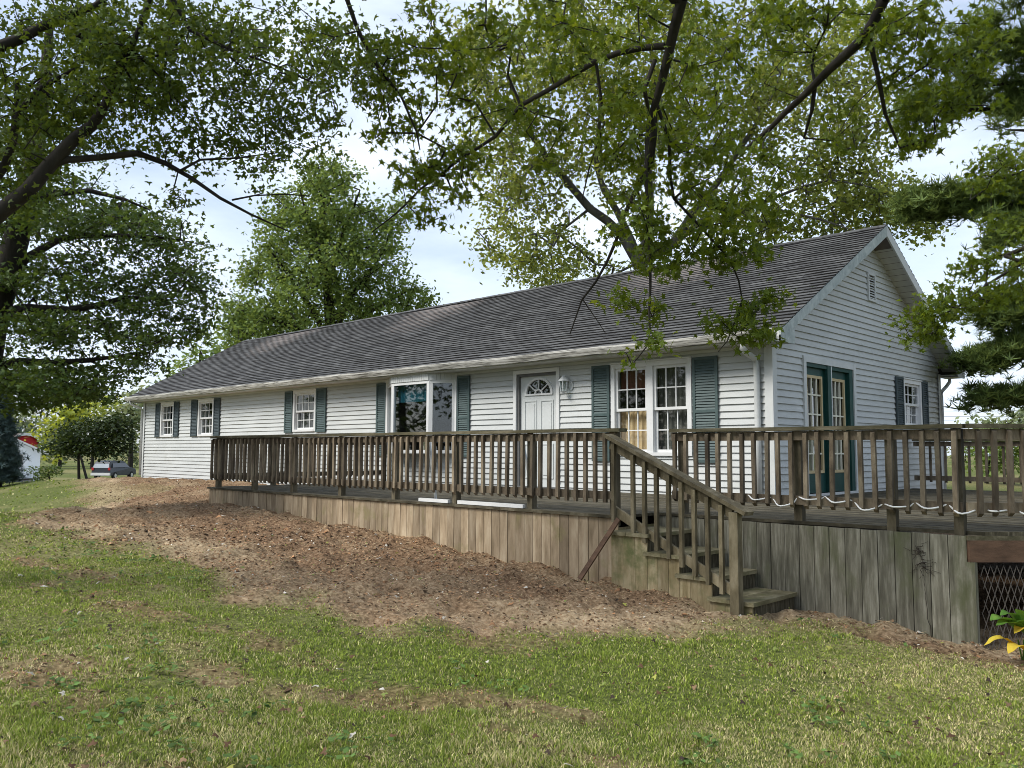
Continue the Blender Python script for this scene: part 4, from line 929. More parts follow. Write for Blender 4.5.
BO = [(420, 40, 7.6, 40, 40, .6, 16), (395, 100, 7.7, 40, 60, .6, 24), (425, 190, 7.6, 35, 40, .5, 20), (450, 100, 7.4, 30, 60, .5, 14), (480, 60, 7.3, 45, 60, .7, 22), (470, 165, 7.2, 35, 30, .4, 14), (545, 40, 7.0, 50, 45, .7, 18), (540, 140, 7.0, 35, 40, .6, 12), (600, 30, 6.8, 60, 40, .8, 18), (625, 120, 6.8, 40, 60, .6, 24),
      (640, 220, 6.8, 35, 50, .5, 22), (660, 255, 6.8, 28, 25, .4, 12), (700, 120, 6.8, 50, 60, .7, 26), (720, 200, 7.0, 40, 50, .6, 24), (735, 255, 7.1, 28, 22, .4, 12), (690, 240, 7.0, 30, 20, .4, 8), (738, 320, 7.1, 28, 24, .3, 14), (748, 335, 7.0, 26, 8, .3, 6), (622, 302, 6.6, 12, 10, .2, 4), (655, 312, 6.6, 10, 8, .2, 3), (775, 297, 7.2, 18, 5, .2, 4), (650, 342, 6.6, 12, 4, .2, 2), (628, 352, 6.6, 6, 4, .1, 1),
      (740, 40, 7.6, 60, 50, .7, 24), (770, 190, 7.6, 40, 40, .6, 14), (800, 30, 8.0, 50, 40, .7, 20), (840, 120, 8, 20, 30, .5, 6), (900, 40, 8.0, 45, 45, .7, 26), (935, 90, 8.2, 40, 40, .7, 24), (915, 135, 8.2, 30, 20, .5, 14), (975, 60, 8.2, 40, 60, .8, 18), (900, 15, 8.0, 60, 30, .8, 16),
      (700, -60, 7, 180, 50, 1.2, 40), (950, -70, 8, 120, 50, 1.2, 30), (460, -60, 7.4, 120, 50, 1.0, 24)]
tree('overhanging_maple', 'large maple whose thin dark branches and lobed leaves hang down in front of the roof', 'tree', TB, limbs, blob_targets(BO), 14, .088, .080, 'maple', M['leaf_over'], M['bark'], step=.16, twig=.0034, up_bias=.0, droop=.03, alongtwigs=.75, expo=.42)

# right side maple spray crossing the gable, with the same kind of leaves, from a tree off to the right
TB2 = np.array([12.8, -1.5, -.95]); f2 = np.array([12.2, -1.6, 3.6])
s1 = [f2, np.array([10.8, -2.2, 3.8])]+pp([(1080, 225, 9.6), (1024, 262, 9.6), (985, 285, 9.5), (955, 308, 9.4), (925, 322, 9.4)])
s2 = [f2, np.array([11.5, -2.0, 4.6])]+pp([(1090, 150, 10), (1040, 165, 10), (1000, 180, 10), (970, 200, 10)])
BO2 = [(925, 325, 9.4, 24, 18, .4, 22), (960, 302, 9.5, 28, 20, .5, 18), (990, 285, 9.6, 35, 24, .5, 22), (980, 262, 9.6, 25, 12, .4, 8), (1020, 262, 9.7, 30, 35, .6, 12), (1000, 160, 10, 32, 14, .5, 12), (985, 178, 10, 25, 14, .5, 10), (1030, 170, 10, 30, 30, .6, 9), (1010, 225, 10, 25, 14, .5, 6), (1070, 240, 10, 60, 120, 1.2, 26), (1110, 100, 10, 70, 80, 1.5, 20)]
tree('side_maple', 'maple at the right edge reaching a leafy spray across the gable eave', 'tree', TB2, [([TB2, (TB2+f2)/2+[.1, .1, 0], f2, f2+[0, .3, 2.8]], [.26, .22, .17, .08]), (s1, [.08, .05, .025, .018, .012, .008, .005]), (s2, [.07, .045, .02, .014, .009, .005])], blob_targets(BO2), 14, .10, .080, 'maple', M['leaf_over'], M['bark'], step=.2, twig=.0034, up_bias=.0, alongtwigs=.6, expo=.42)

# near left maple, trunk outside the left edge
TB3 = at(-190, 560, 9.0); TB3[2] = float(ground0(TB3[0], TB3[1]))-.05; f3 = at(-110, 300, 8.6)
m1 = [f3]+pp([(-40, 245, 8.4), (0, 212, 8.3), (28, 190, 8.2), (52, 163, 8.2), (74, 140, 8.2), (92, 126, 8.2), (103, 108, 8.2), (112, 85, 8.2), (135, 40, 8.3), (160, -30, 8.4)])
m2 = pp([(50, 166, 8.2), (66, 160, 8.2), (95, 158, 8.2), (138, 153, 8.1), (165, 163, 8.1), (192, 178, 8.0), (220, 197, 7.9), (250, 214, 7.8), (290, 232, 7.7)])
m3 = [f3]+pp([(-60, 140, 8.6), (-10, 50, 8.6), (20, 38, 8.6), (60, 20, 8.7), (95, 5, 8.8), (130, -20, 8.8)])
m4 = pp([(178, 172, 8.0), (200, 160, 8.0), (240, 158, 8.0), (285, 152, 8.1)]); m5 = pp([(15, 130, 8.5), (20, 112, 8.5), (40, 88, 8.5), (80, 66, 8.5)])
m6 = pp([(160, -30, 8.4), (190, 30, 8.2), (230, 50, 8.1), (280, 68, 8.0), (330, 90, 7.9)]); m7 = [f3]+pp([(-20, 200, 8.6), (14, 140, 8.5), (17, 80, 8.6)])
m8 = pp([(260, -60, 7.6), (345, -5, 7.3), (358, 30, 7.3), (380, 70, 7.3), (400, 95, 7.3), (416, 130, 7.3), (420, 150, 7.3)])
m9 = pp([(232, 200, 7.9), (255, 196, 7.9), (310, 196, 7.9)])
limbs = [([TB3, (TB3+f3)/2, f3, f3+[.2, .3, 3]], [.3, .24, .2, .1]), (m1, [.13, .085, .068, .062, .058, .05, .044, .036, .03, .022, .012]), (m2, [.032, .030, .028, .026, .023, .019, .015, .011, .005]), (m3, [.10, .06, .048, .044, .038, .028, .015]), (m4, [.012, .01, .008, .004]), (m5, [.03, .028, .022, .01]),
         (m6, [.03, .016, .012, .009, .005]), (m7, [.06, .04, .032, .015]), (m8, [.04, .02, .017, .013, .010, .008, .005]), (m9, [.009, .007, .004])]
BO3 = [(60, 60, 8.8, 100, 70, 1.2, 120), (120, 100, 8.6, 70, 60, 1.0, 70), (30, 130, 8.8, 70, 50, .9, 50), (200, 60, 8.4, 80, 60, 1.0, 60), (160, 30, 8.6, 90, 50, 1, 55), (270, 40, 8.2, 70, 45, .9, 30), (250, 110, 8.2, 70, 40, .7, 30), (210, 140, 8.2, 60, 30, .6, 20), (300, 95, 8.0, 40, 40, .6, 14), (310, 130, 8.0, 40, 25, .5, 9), (270, 170, 7.9, 50, 25, .5, 9), (330, 50, 7.6, 40, 50, .6, 16), (375, 60, 7.4, 30, 55, .5, 16), (180, 205, 7.9, 20, 12, .3, 3),
       (100, -70, 8.8, 220, 60, 1.5, 90), (-120, 100, 9, 90, 180, 1.5, 90), (330, -50, 7.8, 90, 40, .9, 26), (20, 185, 8.9, 50, 30, .8, 16)]
tree('near_maple', 'near maple with thick dark limbs leaning in at the upper left edge', 'tree', TB3, limbs, blob_targets(BO3), 22, .118, .055, 'star', M['leaf_maple'], M['bark'], step=.2, twig=.0036, up_bias=.1, alongtwigs=.6, expo=.42)

# shade maple behind it, trunk at the left edge, layered dark boughs
TB4 = at(-34, 492, 16.5); TB4[2] = float(ground0(TB4[0], TB4[1]))-.05
t4 = [TB4]+pp([(-22, 430, 16), (-8, 330, 15.6), (8, 270, 15.5), (25, 205, 15.5), (40, 120, 15.6), (50, 20, 15.8)])
n1_ = pp([(-4, 318, 15.6), (25, 308, 15.3), (70, 309, 15), (100, 305, 14.9), (125, 296, 14.8), (170, 300, 14.8)]); n2_ = pp([(-18, 370, 15.9), (20, 362, 15.5), (90, 362, 15), (150, 352, 14.8)])
n3_ = pp([(10, 270, 15.5), (60, 240, 15.2), (120, 235, 15), (180, 240, 14.9)]); n4_ = pp([(28, 200, 15.5), (90, 190, 15.3), (150, 210, 15.1)])
BO4 = [(60, 220, 15.5, 90, 30, 2.0, 90), (130, 235, 15.2, 70, 26, 1.8, 60), (190, 265, 15, 35, 24, 1.2, 26), (70, 280, 15.5, 90, 26, 2.0, 80), (160, 300, 15, 60, 20, 1.6, 44), (60, 325, 15.4, 80, 18, 2.0, 60), (150, 335, 15, 50, 14, 1.8, 30), (55, 378, 15.4, 75, 18, 2.2, 74), (70, 394, 15, 40, 11, 1.8, 30), (20, 395, 15.6, 40, 20, 1.5, 30), (140, 365, 15, 25, 10, 1.5, 10), (190, 322, 15, 16, 14, 1.0, 8), (-70, 300, 16, 80, 120, 2.5, 90), (30, 160, 15.8, 80, 50, 2, 50), (60, 350, 15, 100, 20, 2.0, 18)]
tree('shade_maple', 'dark leafy maple with layered boughs at the left edge beside the house end', 'tree', TB4, [(t4, [.32, .26, .22, .2, .17, .12, .05]), (n1_, [.09, .075, .06, .045, .03, .012]), (n2_, [.08, .06, .04, .012]), (n3_, [.08, .05, .035, .012]), (n4_, [.06, .04, .012])], blob_targets(BO4), 28, .21, .085, 'star', M['leaf_dark'], M['bark'], step=.4, twig=.006, up_bias=.3, flat=.35, alongtwigs=.4, expo=.42)

# big sparse tree behind the house
TB5 = at(652, 470, 29); TB5[2] = float(ground0(TB5[0], TB5[1]))-.05
f5 = at(640, 262, 27)
c1 = [TB5, (TB5+f5)/2, f5]+pp([(622, 235, 27), (590, 208, 27), (565, 180, 27), (548, 160, 26.8), (520, 110, 26.6), (500, 60, 26.5)])
c2 = [f5]+pp([(618, 212, 27), (604, 190, 27), (596, 165, 27), (600, 100, 27), (590, 40, 27)])
c3 = [f5]+pp([(650, 220, 27), (648, 170, 27), (655, 100, 27), (650, 30, 27), (650, -40, 27)])
c4 = [f5]+pp([(672, 245, 26.8), (690, 218, 26.6), (712, 190, 26.4), (740, 150, 26.3), (770, 100, 26.2), (790, 50, 26)])
c5 = pp([(672, 246, 26.8), (700, 222, 26.6), (730, 215, 26.2), (770, 200, 26), (830, 180, 25.6), (880, 190, 25.4)]); c6 = pp([(700, 205, 26.5), (760, 205, 26), (820, 220, 25.5), (870, 235, 25)])
BO5 = [(540, 60, 27, 90, 70, 3, 120), (640, 50, 27, 90, 80, 3.2, 130), (740, 60, 26.5, 90, 80, 3, 105), (810, 110, 26, 70, 60, 2.5, 56), (510, 150, 27, 55, 60, 2.5, 66), (520, 225, 27, 55, 45, 2.2, 54), (560, 270, 27, 60, 30, 2, 44), (600, 150, 27, 60, 60, 2.5, 56), (700, 150, 26.8, 80, 50, 2.5, 64), (800, 190, 26.5, 75, 45, 2, 50), (865, 195, 26.5, 50, 40, 2, 38), (850, 150, 26.5, 40, 50, 1.5, 24), (890, 212, 26.5, 42, 24, 1.4, 30), (920, 225, 26.5, 18, 12, 1, 8), (870, 110, 26.5, 30, 40, 1.2, 16), (830, 235, 26.5, 60, 16, 1.2, 22), (720, 225, 26.4, 60, 25, 1.5, 30), (640, -50, 27, 170, 60, 3, 80), (850, 40, 26, 40, 50, 2, 34), (470, 60, 27, 30, 60, 1.5, 26), (760, 270, 26, 60, 14, 1, 16)]
tree('tall_sparse_tree', 'tall broad tree with thin yellowing foliage and grey limbs standing behind the roof', 'tree', TB5, [(p_, [q*.66 for q in r_]) for p_, r_ in [(c1, [.5, .42, .34, .22, .19, .17, .14, .09, .04]), (c2, [.2, .16, .14, .12, .08, .03]), (c3, [.22, .19, .16, .12, .07, .03]), (c4, [.26, .22, .19, .15, .11, .07, .03]), (c5, [.14, .12, .1, .07, .05, .02]), (c6, [.11, .08, .05, .02])]],
     blob_targets(BO5), 32, .30, .142, 'leaf', M['leaf_sparse'], M['barkgrey'], step=.6, twig=.012, up_bias=.1, flat=.9, alongtwigs=.45, expo=.42)

# upright green tree behind the left half of the house
TB6 = at(330, 470, 40); TB6[2] = float(ground0(TB6[0], TB6[1]))-.05
t6 = [TB6]+pp([(332, 380, 40), (330, 320, 40), (326, 260, 40), (322, 200, 40), (318, 165, 40)])
lim6 = [(t6, [.4, .34, .28, .2, .12, .04])]
for a, b in (((331, 350), (270, 250)), ((331, 340), (385, 250)), ((328, 300), (300, 190)), ((327, 290), (360, 190)), ((331, 345), (410, 290)), ((331, 350), (245, 310))):
    lim6.append((pp([(*a, 40), ((a[0]*.6+b[0]*.4), (a[1]*.55+b[1]*.45)-4, 39.6), (*b, 39)]), [.16, .11, .03]))
BO6 = [(330, 175, 40, 28, 20, 2.5, 34), (320, 205, 40, 50, 28, 3.5, 64), (290, 235, 40, 38, 28, 3, 54), (360, 235, 40, 46, 30, 3, 60), (330, 260, 40, 80, 34, 4.5, 120), (300, 300, 40, 75, 34, 4.5, 100), (380, 295, 40, 50, 28, 3, 56), (265, 330, 40, 50, 26, 3.5, 56), (235, 320, 40, 22, 22, 2, 20), (345, 330, 40, 80, 30, 4, 60), (410, 300, 40, 24, 14, 2, 16), (395, 215, 40, 16, 16, 1.5, 9), (250, 265, 40, 14, 12, 1.5, 9), (262, 350, 40, 40, 30, 3, 30)]
tree('upright_tree', 'fresh green broad tree rising behind the left half of the roof', 'tree', TB6, lim6, blob_targets(BO6), 40, .34, .175, 'leaf', M['leaf_mid'], M['bark'], step=.8, twig=.014, up_bias=.25, flat=.8, alongtwigs=.35, expo=.45)

for i, (X_, Y_, H_) in enumerate(((-38, -24, 13), (-24, -36, 12), (-52, -16, 14), (9, -37, 15), (26, -33, 13))):
    b = np.array([X_, Y_, float(ground0(np.array(float(X_)), np.array(float(Y_))))]); tg = []
    while len(tg) < 260:
        v = rng.uniform(-1, 1, 3)
        if v@v < 1: tg.append(b+np.array([v[0]*7, v[1]*7, H_*.56+v[2]*H_*.42]))
    tree('roadside_tree', ['broad dark tree across the lawn, mirrored in the bay window', 'round tree behind the viewer, left of the road', 'far dark tree beyond the lawn, outside the picture on the left', 'tall tree straight behind the viewer, mirrored in the right bay pane', 'round tree behind the viewer on the right'][i], 'tree', b, [([b, b+[0, 0, H_*.5], b+[0, 0, H_*.85]], [.35, .22, .06])], tg, 14, .8, .5, 'leaf', M['leaf_dark'], M['bark'], 'trees across the lawn', step=1.6, twig=.02)

# pine at the right edge
TB7 = at(1120, 520, 21); TB7[2] = float(ground0(TB7[0], TB7[1]))-.05
top7 = at(1120, -120, 21)
limbs = [([TB7, (TB7+top7)/2, top7], [.3, .22, .06])]
tg = []
for (py0, tx, ty, n_, th) in ((20, 965, 45, 24, 20), (90, 900, 112, 44, 14), (70, 965, 85, 18, 10), (140, 960, 190, 0, 10), (190, 905, 208, 86, 13), (215, 985, 238, 26, 14), (285, 990, 325, 46, 13), (330, 968, 368, 52, 9), (378, 975, 405, 40, 7), (330, 1000, 352, 30, 10), (-40, 990, -10, 30, 20), (120, 1010, 130, 20, 20)):
    a = at(1120, py0, 21); b = at(tx, ty, 18.4); mid = (a+b)/2+[0, 0, -.1]
    if n_ == 0: continue
    limbs.append(([a, mid, b], [.07, .05, .015]))
    for k in range(n_):
        t = rng.uniform(.25, 1.0); p = a*(1-t)+b*t; q = rng.normal(0, 1, 3); tg.append(p+np.array([q[0]*.42*(1.25-t), q[1]*.42*(1.25-t), th/42*q[2]*.42+.08*abs(q[0])]))
for k in range(60):      # side of the pine outside the frame
    a = rng.uniform(0, 2*math.pi); h = rng.uniform(.25, 1); c0 = TB7*(1-h)+top7*h; rr_ = rng.uniform(.5, 2.1)*(1.15-h*.7); e = c0+np.array([math.cos(a)*rr_, math.sin(a)*rr_, -.2])
    tg.append(e)
tree('pine', 'pine with layered needle boughs reaching in from the right edge', 'pine', TB7, limbs, tg, 20, .17, .24, 'tuft', M['needle'], M['bark'], step=.5, twig=.006, up_bias=.9, flat=.5, alongtwigs=.25)

# small dark round tree on the crest, left
def round_tree(name, label, px, pyb, D, crown, size, lm, n, leaf_n, spread, group=None, trunk_r=.08, shape='leaf', cat='tree', bark='bark'):
    b = at(px, pyb, D); b[2] = float(ground0(b[0], b[1]))-.03
    tg = blob_targets([(cx_, cy_, D, rx, ry, rx*D/839*.8, max(3, int(n*rx*ry/400))) for cx_, cy_, rx, ry in crown])
    cx_ = crown[0][0]; cyt = min(c[1] for c in crown); top = at(cx_, cyt, D)
    return tree(name, label, cat, b, [([b, b*.5+top*.5+[.05, 0, 0], top], [trunk_r, trunk_r*.75, trunk_r*.2])], tg, leaf_n, spread, size, shape, lm, M[bark], group, step=max(.4, D/40), twig=trunk_r*.06, up_bias=.5, flat=.6, alongtwigs=.1)
round_tree('small_shade_tree', 'small dark tree with a low rounded crown and thin trunk left of the house end', 79, 481, 31, [(80, 434, 30, 12), (105, 432, 28, 12), (115, 446, 20, 9), (60, 448, 16, 8), (90, 446, 38, 9), (122, 425, 14, 10)], .12, M['leaf_shadetree'], 38, 34, .24, trunk_r=.05)
round_tree('yellow_tree', 'sunlit yellow leaved tree between the white shed and the dark crest tree', 88, 474, 62, [(68, 420, 22, 18), (55, 436, 14, 10), (85, 412, 22, 12), (52, 448, 10, 8), (100, 405, 20, 8)], .32, M['leaf_yellow'], 26, 22, .5, trunk_r=.09)
G = 'distant trees across the road'
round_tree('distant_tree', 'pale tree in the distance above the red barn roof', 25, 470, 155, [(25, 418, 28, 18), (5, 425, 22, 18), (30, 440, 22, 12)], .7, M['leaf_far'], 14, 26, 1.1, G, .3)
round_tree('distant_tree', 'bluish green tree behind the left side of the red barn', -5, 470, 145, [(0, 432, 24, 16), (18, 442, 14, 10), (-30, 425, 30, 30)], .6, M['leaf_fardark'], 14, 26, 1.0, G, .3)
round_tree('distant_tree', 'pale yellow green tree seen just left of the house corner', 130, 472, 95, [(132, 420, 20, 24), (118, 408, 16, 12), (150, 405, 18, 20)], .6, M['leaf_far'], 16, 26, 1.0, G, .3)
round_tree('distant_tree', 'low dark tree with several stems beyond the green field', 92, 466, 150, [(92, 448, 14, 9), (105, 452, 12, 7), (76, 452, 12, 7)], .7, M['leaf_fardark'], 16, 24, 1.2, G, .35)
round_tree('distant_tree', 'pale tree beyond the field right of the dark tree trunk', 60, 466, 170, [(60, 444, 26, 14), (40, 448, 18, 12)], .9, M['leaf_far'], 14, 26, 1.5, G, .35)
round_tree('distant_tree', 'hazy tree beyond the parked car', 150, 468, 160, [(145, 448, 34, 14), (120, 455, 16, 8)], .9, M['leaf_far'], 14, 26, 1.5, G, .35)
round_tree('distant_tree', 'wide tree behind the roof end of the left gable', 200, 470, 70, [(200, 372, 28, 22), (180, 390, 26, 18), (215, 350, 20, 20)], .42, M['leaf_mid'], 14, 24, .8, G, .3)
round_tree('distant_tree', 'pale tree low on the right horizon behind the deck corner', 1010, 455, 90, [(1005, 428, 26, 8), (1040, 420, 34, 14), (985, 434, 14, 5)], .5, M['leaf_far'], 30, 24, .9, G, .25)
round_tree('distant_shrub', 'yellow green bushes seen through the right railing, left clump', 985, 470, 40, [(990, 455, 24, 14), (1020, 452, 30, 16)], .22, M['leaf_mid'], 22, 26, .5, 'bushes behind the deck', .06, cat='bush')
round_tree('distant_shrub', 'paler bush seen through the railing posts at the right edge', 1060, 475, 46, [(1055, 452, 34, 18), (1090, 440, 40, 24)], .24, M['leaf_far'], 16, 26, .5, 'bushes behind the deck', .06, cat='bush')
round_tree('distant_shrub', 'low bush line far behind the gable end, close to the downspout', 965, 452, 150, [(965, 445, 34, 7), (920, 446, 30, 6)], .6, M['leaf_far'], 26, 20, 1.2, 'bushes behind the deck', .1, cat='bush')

# blue spruce at the left edge
TB8 = at(-1, 474, 33); TB8[2] = float(ground0(TB8[0], TB8[1])); tp8 = at(0, 398, 33); tg = []
for k in range(430):
    h = rng.uniform(0.02, 1)**1.1; a = rng.uniform(0, 2*math.pi); rr_ = .52*(1-h)**.8*rng.uniform(.6, 1.05); c0 = TB8*(1-h)+tp8*h; tg.append(c0+np.array([math.cos(a)*rr_, math.sin(a)*rr_, .3-.12*rr_]))
tree('blue_spruce', 'blue green spruce at the left edge in front of the white shed', 'spruce', TB8, [([TB8, tp8], [.12, .02])], tg, 14, .14, .2, 'tuft', M['needleblue'], M['bark'], step=.5, twig=.008, up_bias=.3, flat=.5)
# clipped conical shrub
b = at(8, 485, 38); b[2] = float(ground0(b[0], b[1])); tg = []
for k in range(150):
    h = rng.uniform(0, 1); a = rng.uniform(0, 2*math.pi); rr_ = .32*math.sqrt(max(.02, 1-h**2))*rng.uniform(.7, 1); tg.append(b+np.array([math.cos(a)*rr_, math.sin(a)*rr_, .08+h*.78]))
tree('clipped_shrub', 'small clipped cone shaped shrub in front of the white shed', 'shrub', b, [([b, b+[0, 0, .7]], [.03, .01])], tg, 22, .05, .07, 'leaf', M['leaf_maple'], M['bark'], step=.2, twig=.003)
# loose shrub between shed and field
b = at(50, 483, 40); b[2] = float(ground0(b[0], b[1]))
tree('loose_shrub', 'dark twiggy shrub standing right of the white shed', 'shrub', b, [([b, at(48, 470, 40)], [.04, .015])], blob_targets([(45, 471, 40, 17, 6, .8, 34), (38, 478, 40, 8, 4, .4, 8)]), 14, .12, .1, 'leaf', M['leaf_dark'], M['bark'], step=.3, twig=.005)

# hosta at the right foot of the deck
hx = at(1022, 640, 7.9); hz = float(ground0(hx[0], hx[1])); hosta = thing('hosta_plant', 'broad leaved plant turning yellow beside the wire mesh under the deck corner', 'plant', (hx[0], hx[1], hz))
def broad_leaf(base_, tip, wid, cup, m_):
    base_ = np.array(base_); tip = np.array(tip); d = tip-base_; s_ = np.cross(d, [0, 0, 1.]); s_ /= np.linalg.norm(s_); mb = MB(); n = 8; rows = []
    for i in range(n+1):
        t = i/n; c_ = base_+d*t+np.array([0, 0, .05*math.sin(math.pi*t)-.03*t*t]); w_ = wid*math.sin(math.pi*(t**.8))**.8 if 0 < t < 1 else .003
        rows.append([tuple(c_+s_*w_*k+np.array([0, 0, cup*abs(k)*w_+.004*math.sin(i*2.5)])) for k in (-1, -.5, 0, .5, 1)])
    V = [p for r_ in rows for p in r_]; mb.add(V, [(i*5+j, i*5+j+1, i*5+5+j+1, i*5+5+j) for i in range(n) for j in range(4)]); return mb.build('leaf', m_, hosta, smooth=True)
D_ = 7.75
for (bx_, by_, tx, ty, w_, mm) in ((1018, 632, 990, 617, .065, 'hosta'), (1022, 628, 1000, 612, .06, 'hosta'), (1026, 635, 996, 622, .055, 'hosta'), (1030, 640, 1012, 618, .06, 'hosta'), (1034, 640, 1018, 606, .06, 'hosta'), (1016, 646, 984, 642, .04, 'hosta_yellow'), (1026, 652, 1008, 650, .05, 'hosta_yellow'), (1036, 634, 1014, 630, .06, 'hosta_yellow'), (1040, 650, 1060, 630, .07, 'hosta'), (1040, 645, 1075, 648, .07, 'hosta'), (1036, 640, 1050, 612, .07, 'hosta')):
    broad_leaf(at(bx_, by_, D_), at(tx, ty, D_-.15+random.uniform(-.06, .06)), w_*1.35, .25, M[mm])
mb = MB()
for px_ in (1018, 1024, 1030, 1036): mb.tube([(hx[0], hx[1], hz-.02), at(px_, 640, D_)], .006, 5, False)
mb.build('stems', M['hosta'], hosta)

# ------------------------------------------------------------------ BACKGROUND BUILDINGS AND CAR
vdir = np.array([fd[0], fd[1]]); vdir /= np.linalg.norm(vdir); rdir = np.array([r2[0], r2[1]]); rdir /= np.linalg.norm(rdir)
def local(o, ang):
    """frame at o: u to the right seen from the road, v towards the viewer"""
    ca, sa_ = math.cos(ang), math.sin(ang); U = rdir*ca-vdir*sa_; Vv = -(vdir*ca+rdir*sa_)
    return lambda u, v, z: (o[0]+U[0]*u+Vv[0]*v, o[1]+U[1]*u+Vv[1]*v, o[2]+z)
sb_ = at(39, 486, 46); sb_[2] = float(ground0(sb_[0], sb_[1])); shed = thing('white_shed', 'white shed with a low gable and a grey roof near the left edge', 'shed', tuple(sb_))
T = local(sb_, -.62)
mb = MB(T); W_, Dp, He, Hp = 3.3, 3.6, 1.55, 2.35
mb.add([(-W_, 0, 0), (0, 0, 0), (0, 0, He), (-W_/2, 0, Hp), (-W_, 0, He), (-W_, -Dp, 0), (0, -Dp, 0), (0, -Dp, He), (-W_/2, -Dp, Hp), (-W_, -Dp, He)], [(0, 1, 2, 3, 4), (5, 9, 8, 7, 6), (1, 6, 7, 2), (0, 4, 9, 5)])
mb.build('wall', M['shedwhite'], shed)
mb = MB(T)
for sg in (1, -1):
    a = (-W_/2, Hp+.02); b = (-W_/2+sg*(W_/2+.3), He-.13)
    mb.add([(a[0], .3, a[1]), (b[0], .3, b[1]), (b[0], -Dp-.2, b[1]), (a[0], -Dp-.2, a[1]), (a[0], .3, a[1]+.09), (b[0], .3, b[1]+.09), (b[0], -Dp-.2, b[1]+.09), (a[0], -Dp-.2, a[1]+.09)], [(0, 3, 2, 1), (4, 5, 6, 7), (0, 1, 5, 4), (1, 2, 6, 5), (2, 3, 7, 6), (3, 0, 4, 7)])
rf_ = mb.build('roof', M['plate'], shed)
mb = MB(T); mb.box(-1.25, -.7, .01, .05, .95, 1.45); wn = mb.build('window', M['plate'], shed); mb = MB(T); mb.box(-1.2, -.75, .051, .06, 1.0, 1.4); mb.build('pane', M['curtain_grey'], wn)
mb = MB(T); mb.box(-1.5, -.1, .02, .5, .02, .13); mb.box(-1.4, -.3, .02, .3, .22, .30); mb.build('step', M['room'], shed)
bb_ = at(37, 466, 120); bb_[2] = float(ground0(bb_[0], bb_[1])); barn = thing('red_barn', 'red barn with a white curved roof edge behind the white shed', 'barn', tuple(bb_))
T = local(bb_, -.95); mb = MB(T); W_, Dp, He = 3.2, 5.5, 3.3
arch = [(-W_/2+W_/2*1.0*math.cos(math.pi*i/12), He+1.55*math.sin(math.pi*i/12)**.85) for i in range(13)]
n = len(arch)+2; prof = [(0, 0)]+arch+[(-W_, 0)]
mb.add([(p, 0, q) for p, q in prof]+[(p, -Dp, q) for p, q in prof], [tuple(range(n)), tuple(range(n, 2*n))[::-1], (0, n, n+1, 1), (n-2, 2*n-2, 2*n-1, n-1)]); mb.build('wall', M['redbarn'], barn)
mb = MB(T); ar2 = [(-W_/2+(p+W_/2)*1.12, He+(q-He)*1.08+.05) for p, q in arch]
for i in range(12):
    a, b = ar2[i], ar2[i+1]; mb.add([(a[0], .35, a[1]), (b[0], .35, b[1]), (b[0], -Dp-.2, b[1]), (a[0], -Dp-.2, a[1])], [(0, 1, 2, 3)])
mb.build('roof', M['shedroof'], barn)
mb = MB(T)
for i in range(12):
    a, b = ar2[i], ar2[i+1]; mb.add([(a[0], .36, a[1]+.02), (b[0], .36, b[1]+.02), (b[0]*.97-W_*.015, .36, b[1]-.30), (a[0]*.97-W_*.015, .36, a[1]-.30)], [(0, 1, 2, 3)])
mb.build('roof_edge', M['plate'], barn)
mb = MB(T); mb.box(-1.1, -.6, .01, .05, 1.4, 2.0); mb.build('window', M['room'], barn)

# dark suv seen from behind, three quarter
cb = at(114, 481, 88); cb[2] = float(ground0(cb[0], cb[1]))+.02; car = thing('parked_car', 'dark grey estate car parked beyond the rise left of the house', 'car', tuple(cb))
T = local(cb, math.radians(4))
# here u = width (right), v = towards the viewer = rear; use v as length
prof = [(-2.3, .35), (-2.3, .75), (-2.15, .95), (-1.2, 1.05), (-.55, 1.55), (-.2, 1.72), (1.6, 1.74), (2.05, 1.60), (2.28, 1.05), (2.32, .6), (2.3, .35)]
mb = MB(T); n = len(prof); ins_ = lambda z: .90-(max(0, z-1.0))*.28
mb.add([(-ins_(z), v, z) for v, z in prof]+[(ins_(z), v, z) for v, z in prof], [tuple(range(n)), tuple(range(n, 2*n))[::-1]]+[(i, n+i, n+(i+1) % n, (i+1) % n) for i in range(n)]); mb.build('body', M['carpaint'], car, bevel=.04)
mb = MB(T)
mb.quad((-.68, 2.15, 1.46), (.68, 2.15, 1.46), (.78, 2.30, 1.07), (-.78, 2.30, 1.07)); mb.build('rear_window', M['rearglass'], car); mb = MB(T)
for sg in (-1, 1):
    mb.add([(sg*.915, -1.0, 1.1), (sg*.915, 1.95, 1.1), (sg*.80, 1.75, 1.48), (sg*.80, -.45, 1.48)], [(0, 1, 2, 3)])
mb.quad((-.72, -.72, 1.45), (.72, -.72, 1.45), (.8, -1.2, 1.09), (-.8, -1.2, 1.09)); mb.build('windows', M['carglass'], car)
for u in (-.82, .82):
    for v in (-1.45, 1.45):
        mb = MB(T); mb.tube([(u-.11, v, .34), (u+.11, v, .34)], .34, 18); w_ = mb.build('wheel', M['rubber'], car); mb = MB(T); mb.tube([(u-.12, v, .34), (u+.12, v, .34)], .19, 12); mb.build('rim', M['chrome'], w_)
for u in (-.78, .78): mb = MB(T); mb.box(u-.1, u+.1, 2.27, 2.34, .85, 1.1); mb.build('tail_light', M['redlamp'], car)
mb = MB(T); mb.box(-.9, .9, 2.25, 2.42, .38, .62); mb.build('bumper', M['plate'], car)

